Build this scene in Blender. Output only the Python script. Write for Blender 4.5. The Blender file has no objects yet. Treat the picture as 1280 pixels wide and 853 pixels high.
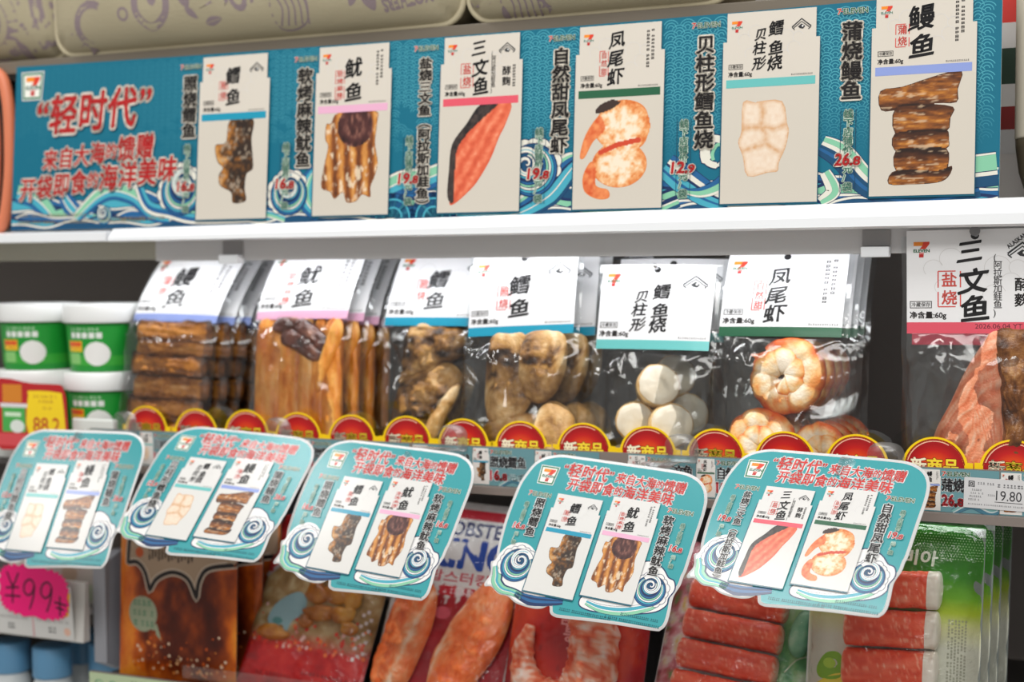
import bpy, math, random
import numpy as np
from mathutils import Vector, Matrix, noise
from mathutils.geometry import tessellate_polygon

scene = bpy.context.scene
COL = scene.collection
random.seed(7)

# ------------------------------------------------------------------ colour
def lin(c):
    return tuple(((v / 255.0) / 12.92 if v <= 10.3 else ((v / 255.0 + 0.055) / 1.055) ** 2.4) for v in c)

# ------------------------------------------------------------------ camera
FPX = 50.0 / 36.0 * 1280.0
EYE = np.array([0.0, -1.35, 0.0])
CAMR = np.array([[0.9192689, -0.0133979, -0.393402], [0.3935520, 0.0511963, 0.9178757], [-0.0078431, 0.9985987, -0.0523360]])
cam_data = bpy.data.cameras.new('camera')
cam_data.lens = 50.0
cam_data.sensor_width = 36.0
cam_data.clip_start = 0.05
cam_data.dof.use_dof = True
cam_data.dof.focus_distance = 1.29
cam_data.dof.aperture_fstop = 3.7
cam = bpy.data.objects.new('camera', cam_data)
COL.objects.link(cam)
_r, _u, _f = CAMR[:, 0], CAMR[:, 1], CAMR[:, 2]
cam.matrix_world = Matrix(((_r[0], _u[0], -_f[0], EYE[0]), (_r[1], _u[1], -_f[1], EYE[1]), (_r[2], _u[2], -_f[2], EYE[2]), (0, 0, 0, 1)))
scene.camera = cam

# ------------------------------------------------------------------ world, lights, exposure
scene.view_settings.view_transform = 'Standard'
scene.view_settings.look = 'None'
scene.view_settings.gamma = 1.0
scene.view_settings.use_curve_mapping = False
scene.view_settings.exposure = 0.0
scene.cycles.transparent_max_bounces = 40
scene.cycles.max_bounces = 8
world = bpy.data.worlds.new('shop_ambience')
world.use_nodes = True
world.node_tree.nodes['Background'].inputs[0].default_value = (1.0, 0.97, 0.93, 1)
world.node_tree.nodes['Background'].inputs[1].default_value = 0.42
scene.world = world

def area_light(name, loc, target, sx, sy, power, col=(1, 1, 1)):
    d = bpy.data.lights.new(name, 'AREA')
    d.shape = 'RECTANGLE'
    d.size, d.size_y = sx, sy
    d.energy = power
    d.color = col
    o = bpy.data.objects.new(name, d)
    COL.objects.link(o)
    o.location = loc
    o.rotation_euler = (Vector(target) - Vector(loc)).to_track_quat('-Z', 'Y').to_euler()
    return o
area_light('ceiling_panel_light', (-0.9, -0.88, 1.75), (-0.6, -0.2, -0.2), 2.4, 0.26, 25, (1.0, 0.985, 0.95))
area_light('aisle_panel_light', (0.3, -2.6, 1.7), (-0.4, 0, -0.1), 2.6, 0.6, 44, (1.0, 0.985, 0.95))
area_light('end_panel_light', (-2.42, -1.17, 1.75), (-0.78, -0.1, -0.2), 0.26, 0.26, 4.2, (1.0, 0.985, 0.95))
area_light('far_panel_light', (-3.85, -1.92, 1.75), (-1.15, -0.1, -0.2), 0.34, 0.34, 6.0, (1.0, 0.985, 0.95))
# the shelf's own lamp: a tube under the upper shelf, behind its valance, lights the packs that hang below
area_light('shelf_tube_light', (-0.62, 0.038, 0.026), (-0.62, 0.055, -0.3), 1.3, 0.012, 0.75, (0.96, 0.98, 1.0))

area_light('lower_tube_light', (-0.42, 0.03, -0.2395), (-0.42, 0.0, -0.6), 1.05, 0.012, 0.44, (0.98, 0.98, 1.0))

# ------------------------------------------------------------------ object helpers
def tag(o, label, cat, group=None, kind=None):
    if label: o['label'] = label
    if cat: o['category'] = cat
    if group: o['group'] = group
    if kind: o['kind'] = kind
    return o

def empty(name, loc=(0, 0, 0), mat=None):
    o = bpy.data.objects.new(name, None)
    o.empty_display_size = 0.02
    COL.objects.link(o)
    if mat is not None: o.matrix_world = mat
    else: o.location = loc
    return o

def frame(loc, tilt=0.0, yaw=0.0, roll=0.0):
    """x along the shelf, y up the face, z towards the shopper; tilt leans the top away."""
    B = Matrix(((1, 0, 0), (0, 0, -1), (0, 1, 0)))
    R = Matrix.Rotation(math.radians(yaw), 3, 'Z') @ B @ Matrix.Rotation(math.radians(-tilt), 3, 'X') @ Matrix.Rotation(math.radians(-roll), 3, 'Z')
    return Matrix.Translation(loc) @ R.to_4x4()

def link_mesh(name, me, mat, parent=None, smooth=False):
    o = bpy.data.objects.new(name, me)
    COL.objects.link(o)
    if mat: me.materials.append(mat)
    if parent: o.parent = parent
    if smooth: me.shade_smooth()
    return o

def ink(me, C):
    a = me.color_attributes.new('ink', 'FLOAT_COLOR', 'POINT')
    a.data.foreach_set('color', np.column_stack([C, np.ones(len(C))]).astype(np.float32).ravel())

def mesh(name, V, F, mat, parent=None, smooth=False):
    me = bpy.data.meshes.new(name)
    me.from_pydata([tuple(map(float, v)) for v in V], [], [tuple(map(int, f)) for f in F])
    me.validate()
    me.update()
    return link_mesh(name, me, mat, parent, smooth)

def copy_tree(o, parent=None):
    c = o.copy()
    COL.objects.link(c)
    if parent is not None: c.parent = parent
    for ch in list(o.children): copy_tree(ch, c)
    return c

class MB:
    """collects boxes, tubes and grids into one mesh"""
    def __init__(s): s.V, s.F = [], []
    def add(s, V, F):
        n = len(s.V)
        s.V += [tuple(v) for v in V]
        s.F += [tuple(i + n for i in f) for f in F]
        return s
    def box(s, x0, y0, z0, x1, y1, z1, bev=0.0):
        if bev <= 0:
            V = [(x, y, z) for x in (x0, x1) for y in (y0, y1) for z in (z0, z1)]
            return s.add(V, [(0, 1, 3, 2), (4, 6, 7, 5), (0, 4, 5, 1), (2, 3, 7, 6), (0, 2, 6, 4), (1, 5, 7, 3)])
        import bmesh
        bm = bmesh.new()
        bmesh.ops.create_cube(bm, size=1)
        for v in bm.verts:
            v.co = ((x0 + x1) / 2 + v.co.x * (x1 - x0), (y0 + y1) / 2 + v.co.y * (y1 - y0), (z0 + z1) / 2 + v.co.z * (z1 - z0))
        bmesh.ops.bevel(bm, geom=list(bm.edges), offset=bev, segments=2, affect='EDGES', profile=0.5)
        bm.verts.index_update()
        V = [v.co[:] for v in bm.verts]
        F = [[v.index for v in f.verts] for f in bm.faces]
        bm.free()
        return s.add(V, F)
    def prism(s, prof, x0, x1):
        """profile in (y,z) swept along x"""
        n = len(prof)
        V = [(x0, p[0], p[1]) for p in prof] + [(x1, p[0], p[1]) for p in prof]
        F = [(i, (i + 1) % n, n + (i + 1) % n, n + i) for i in range(n)] + [tuple(range(n - 1, -1, -1)), tuple(range(n, 2 * n))]
        return s.add(V, F)
    def prism2(s, pa, pb, x0, x1):
        """one profile (y,z) at x0 running into another at x1"""
        n = len(pa)
        V = [(x0, p[0], p[1]) for p in pa] + [(x1, p[0], p[1]) for p in pb]
        F = [(i, (i + 1) % n, n + (i + 1) % n, n + i) for i in range(n)] + [tuple(range(n - 1, -1, -1)), tuple(range(n, 2 * n))]
        return s.add(V, F)
    def tube(s, pts, rad, seg=12, sq=1.0, up=None, caps=True):
        """round tube along a path, rad may be a list; sq squashes it along up"""
        P = [Vector(p) for p in pts]
        n = len(P)
        R = [float(q) for q in rad] if hasattr(rad, '__len__') else [rad] * n
        V, F = [], []
        nrm = Vector(up) if up else Vector((0, 0, 1))
        for i, p in enumerate(P):
            t = (P[min(i + 1, n - 1)] - P[max(i - 1, 0)]).normalized()
            if abs(t.dot(nrm)) > 0.97: nrm = Vector((0, 1, 0)) if abs(t.y) < 0.9 else Vector((1, 0, 0))
            b = t.cross(nrm).normalized()
            a = b.cross(t).normalized()
            if not up: nrm = a
            for k in range(seg):
                q = 2 * math.pi * k / seg
                V.append(p + R[i] * (math.cos(q) * b + math.sin(q) * a * sq))
        for i in range(n - 1):
            for k in range(seg):
                k2 = (k + 1) % seg
                F.append((i * seg + k, i * seg + k2, (i + 1) * seg + k2, (i + 1) * seg + k))
        if caps:
            F.append(tuple(range(seg - 1, -1, -1)))
            F.append(tuple((n - 1) * seg + k for k in range(seg)))
        return s.add(V, F)
    def lathe(s, prof, seg=40, c=(0, 0, 0), cap=True):
        """profile (r,z) round the z axis"""
        n = len(prof)
        V = [(c[0] + r * math.cos(2 * math.pi * k / seg), c[1] + r * math.sin(2 * math.pi * k / seg), c[2] + z) for r, z in prof for k in range(seg)]
        F = [(i * seg + k, i * seg + (k + 1) % seg, (i + 1) * seg + (k + 1) % seg, (i + 1) * seg + k) for i in range(n - 1) for k in range(seg)]
        if cap:
            F += [tuple(range(seg - 1, -1, -1)), tuple((n - 1) * seg + k for k in range(seg))]
        return s.add(V, F)
    def grid(s, f, nu, nv):
        V = [f(i / nu, j / nv) for j in range(nv + 1) for i in range(nu + 1)]
        F = [(j * (nu + 1) + i, j * (nu + 1) + i + 1, (j + 1) * (nu + 1) + i + 1, (j + 1) * (nu + 1) + i) for j in range(nv) for i in range(nu)]
        return s.add(V, F)
    def move(s, f):
        s.V = [tuple(f(Vector(v))) for v in s.V]
        return s
    def build(s, name, mat, parent=None, smooth=False, sub=0):
        o = mesh(name, s.V, s.F, mat, parent, smooth)
        if sub:
            m = o.modifiers.new('round', 'SUBSURF')
            m.levels = m.render_levels = sub
        return o

# ------------------------------------------------------------------ materials
MATS = {}
def nodes(name):
    m = bpy.data.materials.new(name)
    m.use_nodes = True
    return m, m.node_tree.nodes, m.node_tree.links, m.node_tree.nodes['Principled BSDF']

def plain(name, c, rough=0.5, metal=0.0, coat=0.0, bump=0.0, bscale=60, spec=0.5):
    if name in MATS: return MATS[name]
    m, N, L, b = nodes(name)
    b.inputs['Base Color'].default_value = (*lin(c), 1)
    b.inputs['Roughness'].default_value = rough
    b.inputs['Metallic'].default_value = metal
    b.inputs['Coat Weight'].default_value = coat
    b.inputs['Coat Roughness'].default_value = 0.08
    b.inputs['Specular IOR Level'].default_value = spec
    if bump:
        tc = N.new('ShaderNodeTexCoord')
        nz = N.new('ShaderNodeTexNoise')
        nz.inputs['Scale'].default_value = bscale
        bp = N.new('ShaderNodeBump')
        bp.inputs['Strength'].default_value = bump
        bp.inputs['Distance'].default_value = 0.002
        L.new(tc.outputs['Object'], nz.inputs['Vector'])
        L.new(nz.outputs['Fac'], bp.inputs['Height'])
        L.new(bp.outputs['Normal'], b.inputs['Normal'])
    MATS[name] = m
    return m

def printed(name, rough=0.45, coat=0.0, spec=0.4, crinkle=0.0, cs=45):
    """ink on paper or film: the colour of the print is stored on the mesh"""
    if name in MATS: return MATS[name]
    m, N, L, b = nodes(name)
    a = N.new('ShaderNodeAttribute')
    a.attribute_name = 'ink'
    L.new(a.outputs['Color'], b.inputs['Base Color'])
    b.inputs['Roughness'].default_value = rough
    b.inputs['Coat Weight'].default_value = coat
    b.inputs['Coat Roughness'].default_value = 0.06
    b.inputs['Specular IOR Level'].default_value = spec
    if crinkle:
        tc = N.new('ShaderNodeTexCoord')
        nz = N.new('ShaderNodeTexNoise')
        nz.inputs['Scale'].default_value = cs
        nz.inputs['Detail'].default_value = 3
        bp = N.new('ShaderNodeBump')
        bp.inputs['Strength'].default_value = crinkle
        bp.inputs['Distance'].default_value = 0.004
        L.new(tc.outputs['Object'], nz.inputs['Vector'])
        L.new(nz.outputs['Fac'], bp.inputs['Height'])
        L.new(bp.outputs['Normal'], b.inputs['Normal'])
        L.new(bp.outputs['Normal'], b.inputs['Coat Normal'])
    MATS[name] = m
    return m

def food(name, ramp, scale=40, rough=0.35, stretch=(1, 1, 1), coat=0.3, bump=0.4, detail=4, dist=0.0, sss=0.0):
    """mottled food: noise through a colour ramp"""
    if name in MATS: return MATS[name]
    m, N, L, b = nodes(name)
    tc = N.new('ShaderNodeTexCoord')
    mp = N.new('ShaderNodeMapping')
    mp.inputs['Scale'].default_value = stretch
    nz = N.new('ShaderNodeTexNoise')
    nz.inputs['Scale'].default_value = scale
    nz.inputs['Detail'].default_value = detail
    nz.inputs['Distortion'].default_value = dist
    cr = N.new('ShaderNodeValToRGB')
    el = cr.color_ramp.elements
    while len(el) < len(ramp): el.new(0.5)
    for e, (p, c) in zip(el, ramp):
        e.position = p
        e.color = (*lin(c), 1)
    L.new(tc.outputs['Object'], mp.inputs['Vector'])
    L.new(mp.outputs['Vector'], nz.inputs['Vector'])
    L.new(nz.outputs['Fac'], cr.inputs['Fac'])
    L.new(cr.outputs['Color'], b.inputs['Base Color'])
    bp = N.new('ShaderNodeBump')
    bp.inputs['Strength'].default_value = bump
    bp.inputs['Distance'].default_value = 0.003
    L.new(nz.outputs['Fac'], bp.inputs['Height'])
    L.new(bp.outputs['Normal'], b.inputs['Normal'])
    b.inputs['Roughness'].default_value = rough
    b.inputs['Coat Weight'].default_value = coat
    b.inputs['Coat Roughness'].default_value = 0.12
    if sss:
        b.inputs['Subsurface Weight'].default_value = sss
        b.inputs['Subsurface Radius'].default_value = (0.01, 0.005, 0.003)
        b.inputs['Subsurface Scale'].default_value = 0.4
    MATS[name] = m
    return m

def film(name, gloss=0.10, edge=0.7, crinkle=0.5, scale=38, rough=0.10, tint=(0.97, 0.98, 0.98), ridged=False):
    """clear plastic film: see-through, with crinkled gloss on top"""
    if name in MATS: return MATS[name]
    m = bpy.data.materials.new(name)
    m.use_nodes = True
    N, L = m.node_tree.nodes, m.node_tree.links
    N.clear()
    out = N.new('ShaderNodeOutputMaterial')
    mix = N.new('ShaderNodeMixShader')
    tr = N.new('ShaderNodeBsdfTransparent')
    gl = N.new('ShaderNodeBsdfGlossy')
    tr.inputs['Color'].default_value = (*tint, 1)
    gl.inputs['Roughness'].default_value = rough
    tc = N.new('ShaderNodeTexCoord')
    nz = N.new('ShaderNodeTexNoise')
    nz.inputs['Scale'].default_value = scale
    nz.inputs['Detail'].default_value = 3
    nz.inputs['Distortion'].default_value = 1.2
    if ridged:
        nz.noise_type = 'RIDGED_MULTIFRACTAL'
        nz.inputs['Roughness'].default_value = .4
    bp = N.new('ShaderNodeBump')
    bp.inputs['Strength'].default_value = crinkle
    bp.inputs['Distance'].default_value = 0.010 if not ridged else 0.004
    fr = N.new('ShaderNodeFresnel')
    fr.inputs['IOR'].default_value = 1.45
    mr = N.new('ShaderNodeMapRange')
    mr.inputs['To Min'].default_value = gloss
    mr.inputs['To Max'].default_value = edge
    L.new(tc.outputs['Object'], nz.inputs['Vector'])
    L.new(nz.outputs['Fac'], bp.inputs['Height'])
    if crinkle:
        L.new(bp.outputs['Normal'], gl.inputs['Normal'])
        L.new(bp.outputs['Normal'], fr.inputs['Normal'])
    L.new(fr.outputs['Fac'], mr.inputs['Value'])
    L.new(mr.outputs['Result'], mix.inputs['Fac'])
    L.new(tr.outputs['BSDF'], mix.inputs[1])
    L.new(gl.outputs['BSDF'], mix.inputs[2])
    L.new(mix.outputs['Shader'], out.inputs['Surface'])
    MATS[name] = m
    return m

PAPER = printed('matt printed card', 0.6, 0.0, 0.3)
GLOSSY = printed('laminated printed card', 0.4, 0.6, 0.3)
GLOSSY.node_tree.nodes['Principled BSDF'].inputs['Coat Roughness'].default_value = 0.15
SATIN = printed('satin printed label', 0.4, 0.1, 0.4)
FILMPRINT = printed('printed pouch film', 0.32, 0.12, 0.3, 0.5, 38)
MEAT = printed('glazed seafood', 0.34, 0.22, 0.4, 0.28, 420)
MEATDULL = printed('chilled surimi', 0.42, 0.12, 0.35, 0.25, 300)
CLEAR = film('clear pouch film', 0.03, 0.95, 1.0, 22, 0.10, ridged=True)
CLEARSOFT = film('clear tray film', 0.008, 0.6, 0.7, 40, 0.10)
CLEARFLAT = film('clear plastic sheet', 0.05, 0.7, 0.0, 30, 0.05)
STRIP = film('springy clear strip', 0.10, 0.5, 0.0, 30, 0.3, (1, 1, 1))
WHITE = plain('white enamel', (240, 243, 247), 0.3)
# ------------------------------------------------------------------ printing: flat artwork collected on a sheet
LZ = 5e-5
_GLYPH = {}
def glyph(s):
    if s in _GLYPH: return _GLYPH[s]
    c = bpy.data.curves.new('type', 'FONT')
    c.body = s
    c.size = 1
    c.resolution_u = 3
    c.fill_mode = 'FRONT'
    o = bpy.data.objects.new('type', c)
    m = o.to_mesh()
    m.calc_loop_triangles()
    V = np.array([(v.co.x, v.co.y) for v in m.vertices]).reshape(-1, 2)
    T = np.array([t.vertices[:] for t in m.loop_triangles], int).reshape(-1, 3)
    o.to_mesh_clear()
    bpy.data.objects.remove(o)
    bpy.data.curves.remove(c)
    cnt = {}
    for t in T:
        for a, b in ((t[0], t[1]), (t[1], t[2]), (t[2], t[0])):
            k = (min(a, b), max(a, b))
            cnt[k] = cnt.get(k, 0) + 1
    E = np.array([k for k, n in cnt.items() if n == 1], int).reshape(-1, 2)
    _GLYPH[s] = (V, T, E)
    return _GLYPH[s]

def fatten(V, T, E, d):
    """letter shape grown by d all round"""
    if d <= 0 or not len(E): return V, T
    A, B = V[E[:, 0]], V[E[:, 1]]
    D = B - A
    ln = np.maximum(np.linalg.norm(D, axis=1, keepdims=True), 1e-9)
    D = D / ln
    Nn = np.stack([-D[:, 1], D[:, 0]], 1) * d
    q = np.stack([A + Nn, A - Nn, B - Nn, B + Nn], 1).reshape(-1, 2)
    n0 = len(V)
    k = np.arange(len(E)) * 4 + n0
    T2 = np.concatenate([np.stack([k, k + 1, k + 2], 1), np.stack([k, k + 2, k + 3], 1)])
    bv = np.unique(E)
    ang = np.arange(6) * math.pi / 3
    hx = (V[bv][:, None, :] + d * np.stack([np.cos(ang), np.sin(ang)], 1)[None]).reshape(-1, 2)
    h = np.arange(len(bv)) * 6 + n0 + len(q)
    T3 = np.concatenate([np.stack([h, h + i, h + i + 1], 1) for i in range(1, 5)])
    return np.concatenate([V, q, hx]), np.concatenate([T, T2, T3])

class Print:
    def __init__(s): s.V, s.T, s.C, s.n = [], [], [], 0
    def add(s, V2, T, col, w):
        V2 = np.asarray(V2, float).reshape(-1, 2)
        if not len(V2) or not len(T): return s
        s.V.append(np.column_stack([V2, np.full(len(V2), float(w))]))
        s.T.append(np.asarray(T, int).reshape(-1, 3) + s.n)
        c = np.asarray(col, float)
        if c.ndim == 1: c = np.tile(c, (len(V2), 1))
        s.C.append(c)
        s.n += len(V2)
        return s
    def merge(s, o, sc=1.0, dx=0.0, dy=0.0, w=0.0, rot=0.0):
        c_, s_ = math.cos(rot), math.sin(rot)
        for V, T, C in zip(o.V, o.T, o.C):
            x, y = V[:, 0] * sc, V[:, 1] * sc
            s.V.append(np.column_stack([x * c_ - y * s_ + dx, x * s_ + y * c_ + dy, V[:, 2] + w]))
            s.C.append(C)
        off = s.n
        for T in o.T: s.T.append(T + off)
        s.n += o.n
        return s
    def poly(s, pts, col, w):
        T = tessellate_polygon([[Vector((p[0], p[1], 0)) for p in pts]])
        return s.add(pts, T, col, w)
    def fill(s, pts, col, w, step=2.0):
        """a polygon laid as a fine grid, so that it follows a bulging face"""
        s.poly(pts, col, w)
        xs, ys = [p[0] for p in pts], [p[1] for p in pts]
        return s.raster(lambda X, Y: (np.tile(np.array(col), (len(X), 1)), inside(X, Y, pts)), min(xs), min(ys), max(xs), max(ys), step, w + .1)
    def rect(s, x0, y0, x1, y1, col, w, col2=None):
        c = np.array([col, col, col2 or col, col2 or col])
        return s.add([(x0, y0), (x1, y0), (x1, y1), (x0, y1)], [(0, 1, 2), (0, 2, 3)], c, w)
    def disc(s, cx, cy, r, col, w, ry=None, n=32, a0=0, a1=360):
        ry = ry or r
        a = np.radians(np.linspace(a0, a1, n + 1))
        P = np.concatenate([[(cx, cy)], np.stack([cx + r * np.cos(a), cy + ry * np.sin(a)], 1)])
        return s.add(P, [(0, i, i + 1) for i in range(1, n + 1)], col, w)
    def ring(s, cx, cy, r0, r1, col, w, a0=0, a1=360, n=24):
        a = np.radians(np.linspace(a0, a1, n + 1))
        c = np.stack([np.cos(a), np.sin(a)], 1)
        P = np.concatenate([(cx, cy) + r0 * c, (cx, cy) + r1 * c])
        m = n + 1
        return s.add(P, [t for i in range(n) for t in ((i, m + i, m + i + 1), (i, m + i + 1, i + 1))], col, w)
    def stroke(s, pts, width, col, w, closed=False):
        P = np.asarray(pts, float)
        n = len(P)
        W = np.asarray(width, float) if hasattr(width, '__len__') else np.full(n, float(width))
        if closed: d = np.roll(P, -1, 0) - np.roll(P, 1, 0)
        else: d = np.gradient(P, axis=0)
        d /= np.maximum(np.linalg.norm(d, axis=1, keepdims=True), 1e-9)
        N = np.stack([-d[:, 1], d[:, 0]], 1) * (W / 2)[:, None]
        V = np.concatenate([P + N, P - N])
        T = []
        for i in range(n if closed else n - 1):
            j = (i + 1) % n
            T += [(i, n + i, n + j), (i, n + j, j)]
        return s.add(V, T, col, w)
    def line(s, x0, y0, x1, y1, width, col, w):
        return s.stroke([(x0, y0), (x1, y1)], width, col, w)
    def frame_(s, x0, y0, x1, y1, t, col, w):
        s.rect(x0, y0, x1, y0 + t, col, w); s.rect(x0, y1 - t, x1, y1, col, w)
        s.rect(x0, y0, x0 + t, y1, col, w); s.rect(x1 - t, y0, x1, y1, col, w)
        return s
    def raster(s, f, x0, y0, x1, y1, step, w):
        nx, ny = max(2, int((x1 - x0) / step)), max(2, int((y1 - y0) / step))
        X, Y = np.meshgrid(np.linspace(x0, x1, nx + 1), np.linspace(y0, y1, ny + 1))
        X, Y = X.ravel(), Y.ravel()
        col, mask = f(X, Y)
        i = np.arange(nx * ny)
        a = (i // nx) * (nx + 1) + i % nx
        q = np.stack([a, a + 1, a + nx + 2, a + nx + 1], 1)
        q = q[mask[q].all(1)]
        used = np.unique(q)
        remap = np.zeros(len(X), int)
        remap[used] = np.arange(len(used))
        q = remap[q]
        return s.add(np.stack([X, Y], 1)[used], np.concatenate([q[:, [0, 1, 2]], q[:, [0, 2, 3]]]), col[used], w)
    def text(s, t, col, w, box=None, cell=None, bold=0.0, halo=0.0, hcol=(1, 1, 1), shear=0.0, rot=0.0, warp=None):
        """box = (x0,y0,x1,y1) the ink fills; or cell = (cx,cy,em_w,em_h)"""
        V, T, E = glyph(t)
        if not len(V): return s
        def place(P):
            if warp: P = warp(P)
            if cell:
                cx, cy, ew, eh = cell
                P = P - (0.5, 0.36)
                P = np.stack([(P[:, 0] + shear * P[:, 1]) * ew, P[:, 1] * eh], 1)
                if rot:
                    c_, s_ = math.cos(rot), math.sin(rot)
                    P = np.stack([P[:, 0] * c_ - P[:, 1] * s_, P[:, 0] * s_ + P[:, 1] * c_], 1)
                return P + (cx, cy)
            lo, hi = V.min(0), V.max(0)
            P = (P - lo) / np.maximum(hi - lo, 1e-9)
            P = np.stack([P[:, 0] + shear * P[:, 1] * (box[3] - box[1]) / (box[2] - box[0]), P[:, 1]], 1)
            return P * (box[2] - box[0], box[3] - box[1]) + (box[0], box[1])
        if halo:
            Vh, Th = fatten(V, T, E, bold + halo)
            s.add(place(Vh), Th, hcol, w)
        Vb, Tb = fatten(V, T, E, bold)
        s.add(place(Vb), Tb, col, w + (1 if halo else 0))
        return s
    def column(s, t, cx, ytop, ybot, em, col, w, **k):
        n = len(t)
        h = (ytop - ybot) / n
        for i, ch in enumerate(t):
            if ch == ' ': continue
            s.text(ch, col, w, cell=(cx, ytop - h * (i + 0.5), em, min(em * 1.15, h * 1.12)), **k)
        return s
    def micro(s, x0, y0, x1, y1, col, w, size, vertical=False, seed=1):
        """print too small to read: broken dashes"""
        r = random.Random(seed)
        p = x0 if not vertical else y1
        end = x1 if not vertical else y0
        d = 1 if not vertical else -1
        while (p < end) if d > 0 else (p > end):
            l = size * r.uniform(0.5, 0.8)
            if not vertical:
                s.rect(p, y0, p + l, y0 + (y1 - y0) * 0.3, col, w)
                s.rect(p + l * .1, y0 + (y1 - y0) * 0.6, p + l * r.uniform(.6, 1), y1, col, w)
                s.rect(p + l * .4, y0, p + l * .55, y1, col, w)
            else:
                q = (x1 - x0) * .22
                s.rect(x0, p - l, x0 + q, p, col, w)
                s.rect(x1 - q, p - l * r.uniform(.6, 1), x1, p, col, w)
                for e in (0, .36, .72): s.rect(x0, p - l * (e + .2), x1 - q * r.choice((0, 1)), p - l * e, col, w)
            p += d * size * (1.0 if r.random() > .12 else 1.7)
        return s
    def arrays(s):
        return np.concatenate(s.V), np.concatenate(s.T), np.concatenate(s.C)
    def build(s, name, mat, parent=None, scale=0.001, slab=None, warp=None, lz=LZ):
        """slab = (outline, thickness, colour): the card itself, under the print"""
        V, T, C = s.arrays()
        V = V.copy()
        V[:, :2] *= scale
        V[:, 2] = V[:, 2] * lz
        if slab:
            pts, th, sc = slab
            P = np.asarray(pts, float) * scale
            n = len(P)
            Tt = np.array(tessellate_polygon([[Vector((p[0], p[1], 0)) for p in P]]), int)
            area = sum(P[i][0] * P[(i + 1) % n][1] - P[(i + 1) % n][0] * P[i][1] for i in range(n))
            base = len(V)
            V = np.concatenate([V, np.column_stack([P, np.zeros(n)]), np.column_stack([P, np.full(n, -th)])])
            side = []
            for i in range(n):
                j = (i + 1) % n
                a, b, c_, d = base + i, base + j, base + n + j, base + n + i
                side += [(a, d, c_), (a, c_, b)]
            T = np.concatenate([T, Tt + base, Tt[:, ::-1] + base + n, np.array(side)])
            C = np.concatenate([C, np.tile(np.asarray(sc, float), (2 * n, 1))])
        if warp is not None: V = warp(V)
        me = bpy.data.meshes.new(name)
        nT = len(T)
        me.vertices.add(len(V)); me.vertices.foreach_set('co', V.astype(np.float32).ravel())
        me.loops.add(nT * 3); me.loops.foreach_set('vertex_index', T.astype(np.int32).ravel())
        me.polygons.add(nT)
        me.polygons.foreach_set('loop_start', np.arange(0, nT * 3, 3, dtype=np.int32))
        me.polygons.foreach_set('loop_total', np.full(nT, 3, dtype=np.int32))
        me.update(calc_edges=True)
        at = me.color_attributes.new('ink', 'FLOAT_COLOR', 'POINT')
        at.data.foreach_set('color', np.column_stack([C, np.ones(len(C))]).astype(np.float32).ravel())
        return link_mesh(name, me, mat, parent)

def smooth_loop(pts, n=6, closed=True):
    """Catmull-Rom through the points"""
    P = [np.array(p, float) for p in pts]
    m = len(P)
    out = []
    for i in range(m if closed else m - 1):
        if closed: a, b, c, d = P[i - 1], P[i], P[(i + 1) % m], P[(i + 2) % m]
        else: a, b, c, d = P[max(i - 1, 0)], P[i], P[i + 1], P[min(i + 2, m - 1)]
        for k in range(n):
            t = k / n
            out.append(tuple(0.5 * (2 * b + (c - a) * t + (2 * a - 5 * b + 4 * c - d) * t * t + (3 * b - a - 3 * c + d) * t ** 3)))
    if not closed: out.append(tuple(P[-1]))
    return out

# numpy value noise and shape tests for the printed pictures
_rng = np.random.RandomState(11)
_LAT = _rng.rand(64, 64)
def vnoise(x, y):
    xi, yi = np.floor(x).astype(int), np.floor(y).astype(int)
    fx, fy = x - xi, y - yi
    fx, fy = fx * fx * (3 - 2 * fx), fy * fy * (3 - 2 * fy)
    g = lambda a, b: _LAT[a % 64, b % 64]
    return (g(xi, yi) * (1 - fx) + g(xi + 1, yi) * fx) * (1 - fy) + (g(xi, yi + 1) * (1 - fx) + g(xi + 1, yi + 1) * fx) * fy
def fbm(x, y):
    return (vnoise(x, y) + .5 * vnoise(2.1 * x + 9, 2.1 * y + 4) + .25 * vnoise(4.3 * x + 3, 4.3 * y + 7)) / 1.75
def inside(X, Y, pts):
    r = np.zeros(len(X), bool)
    n = len(pts)
    for i in range(n):
        x0, y0 = pts[i]
        x1, y1 = pts[(i + 1) % n]
        if y0 == y1: continue
        c = ((y0 > Y) != (y1 > Y)) & (X < (x1 - x0) * (Y - y0) / (y1 - y0) + x0)
        r ^= c
    return r
def edge_dist(X, Y, pts, closed=True):
    d = np.full(len(X), 1e9)
    n = len(pts)
    for i in range(n if closed else n - 1):
        a, b = np.array(pts[i], float), np.array(pts[(i + 1) % n], float)
        v = b - a
        t = np.clip(((X - a[0]) * v[0] + (Y - a[1]) * v[1]) / max(v @ v, 1e-9), 0, 1)
        d = np.minimum(d, np.hypot(X - a[0] - t * v[0], Y - a[1] - t * v[1]))
    return d
def ramp(t, stops):
    t = np.clip(t, 0, 1)
    xs = [p for p, _ in stops]
    cs = np.array([lin(c) for _, c in stops])
    return np.stack([np.interp(t, xs, cs[:, i]) for i in range(3)], 1)
# ------------------------------------------------------------------ artwork of the range: header cards and printed pictures
INK = lin((38, 34, 34))
RED = lin((208, 52, 48))
W_ = lin((236, 235, 234))

def brush(i):
    """loose brush lettering: sheared and swaying a little"""
    a = [0.10, 0.16, 0.06, 0.13][i % 4]
    b = [0.05, -0.03, 0.04, -0.05][i % 4]
    def f(P):
        x, y = P[:, 0], P[:, 1]
        return np.stack([x + a * (y - .36) + .025 * np.sin(7 * y + i), y + b * np.sin(3.1 * x) + .14 * (x - .5) + .015 * np.sin(9 * x + i)], 1)
    return f

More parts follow.
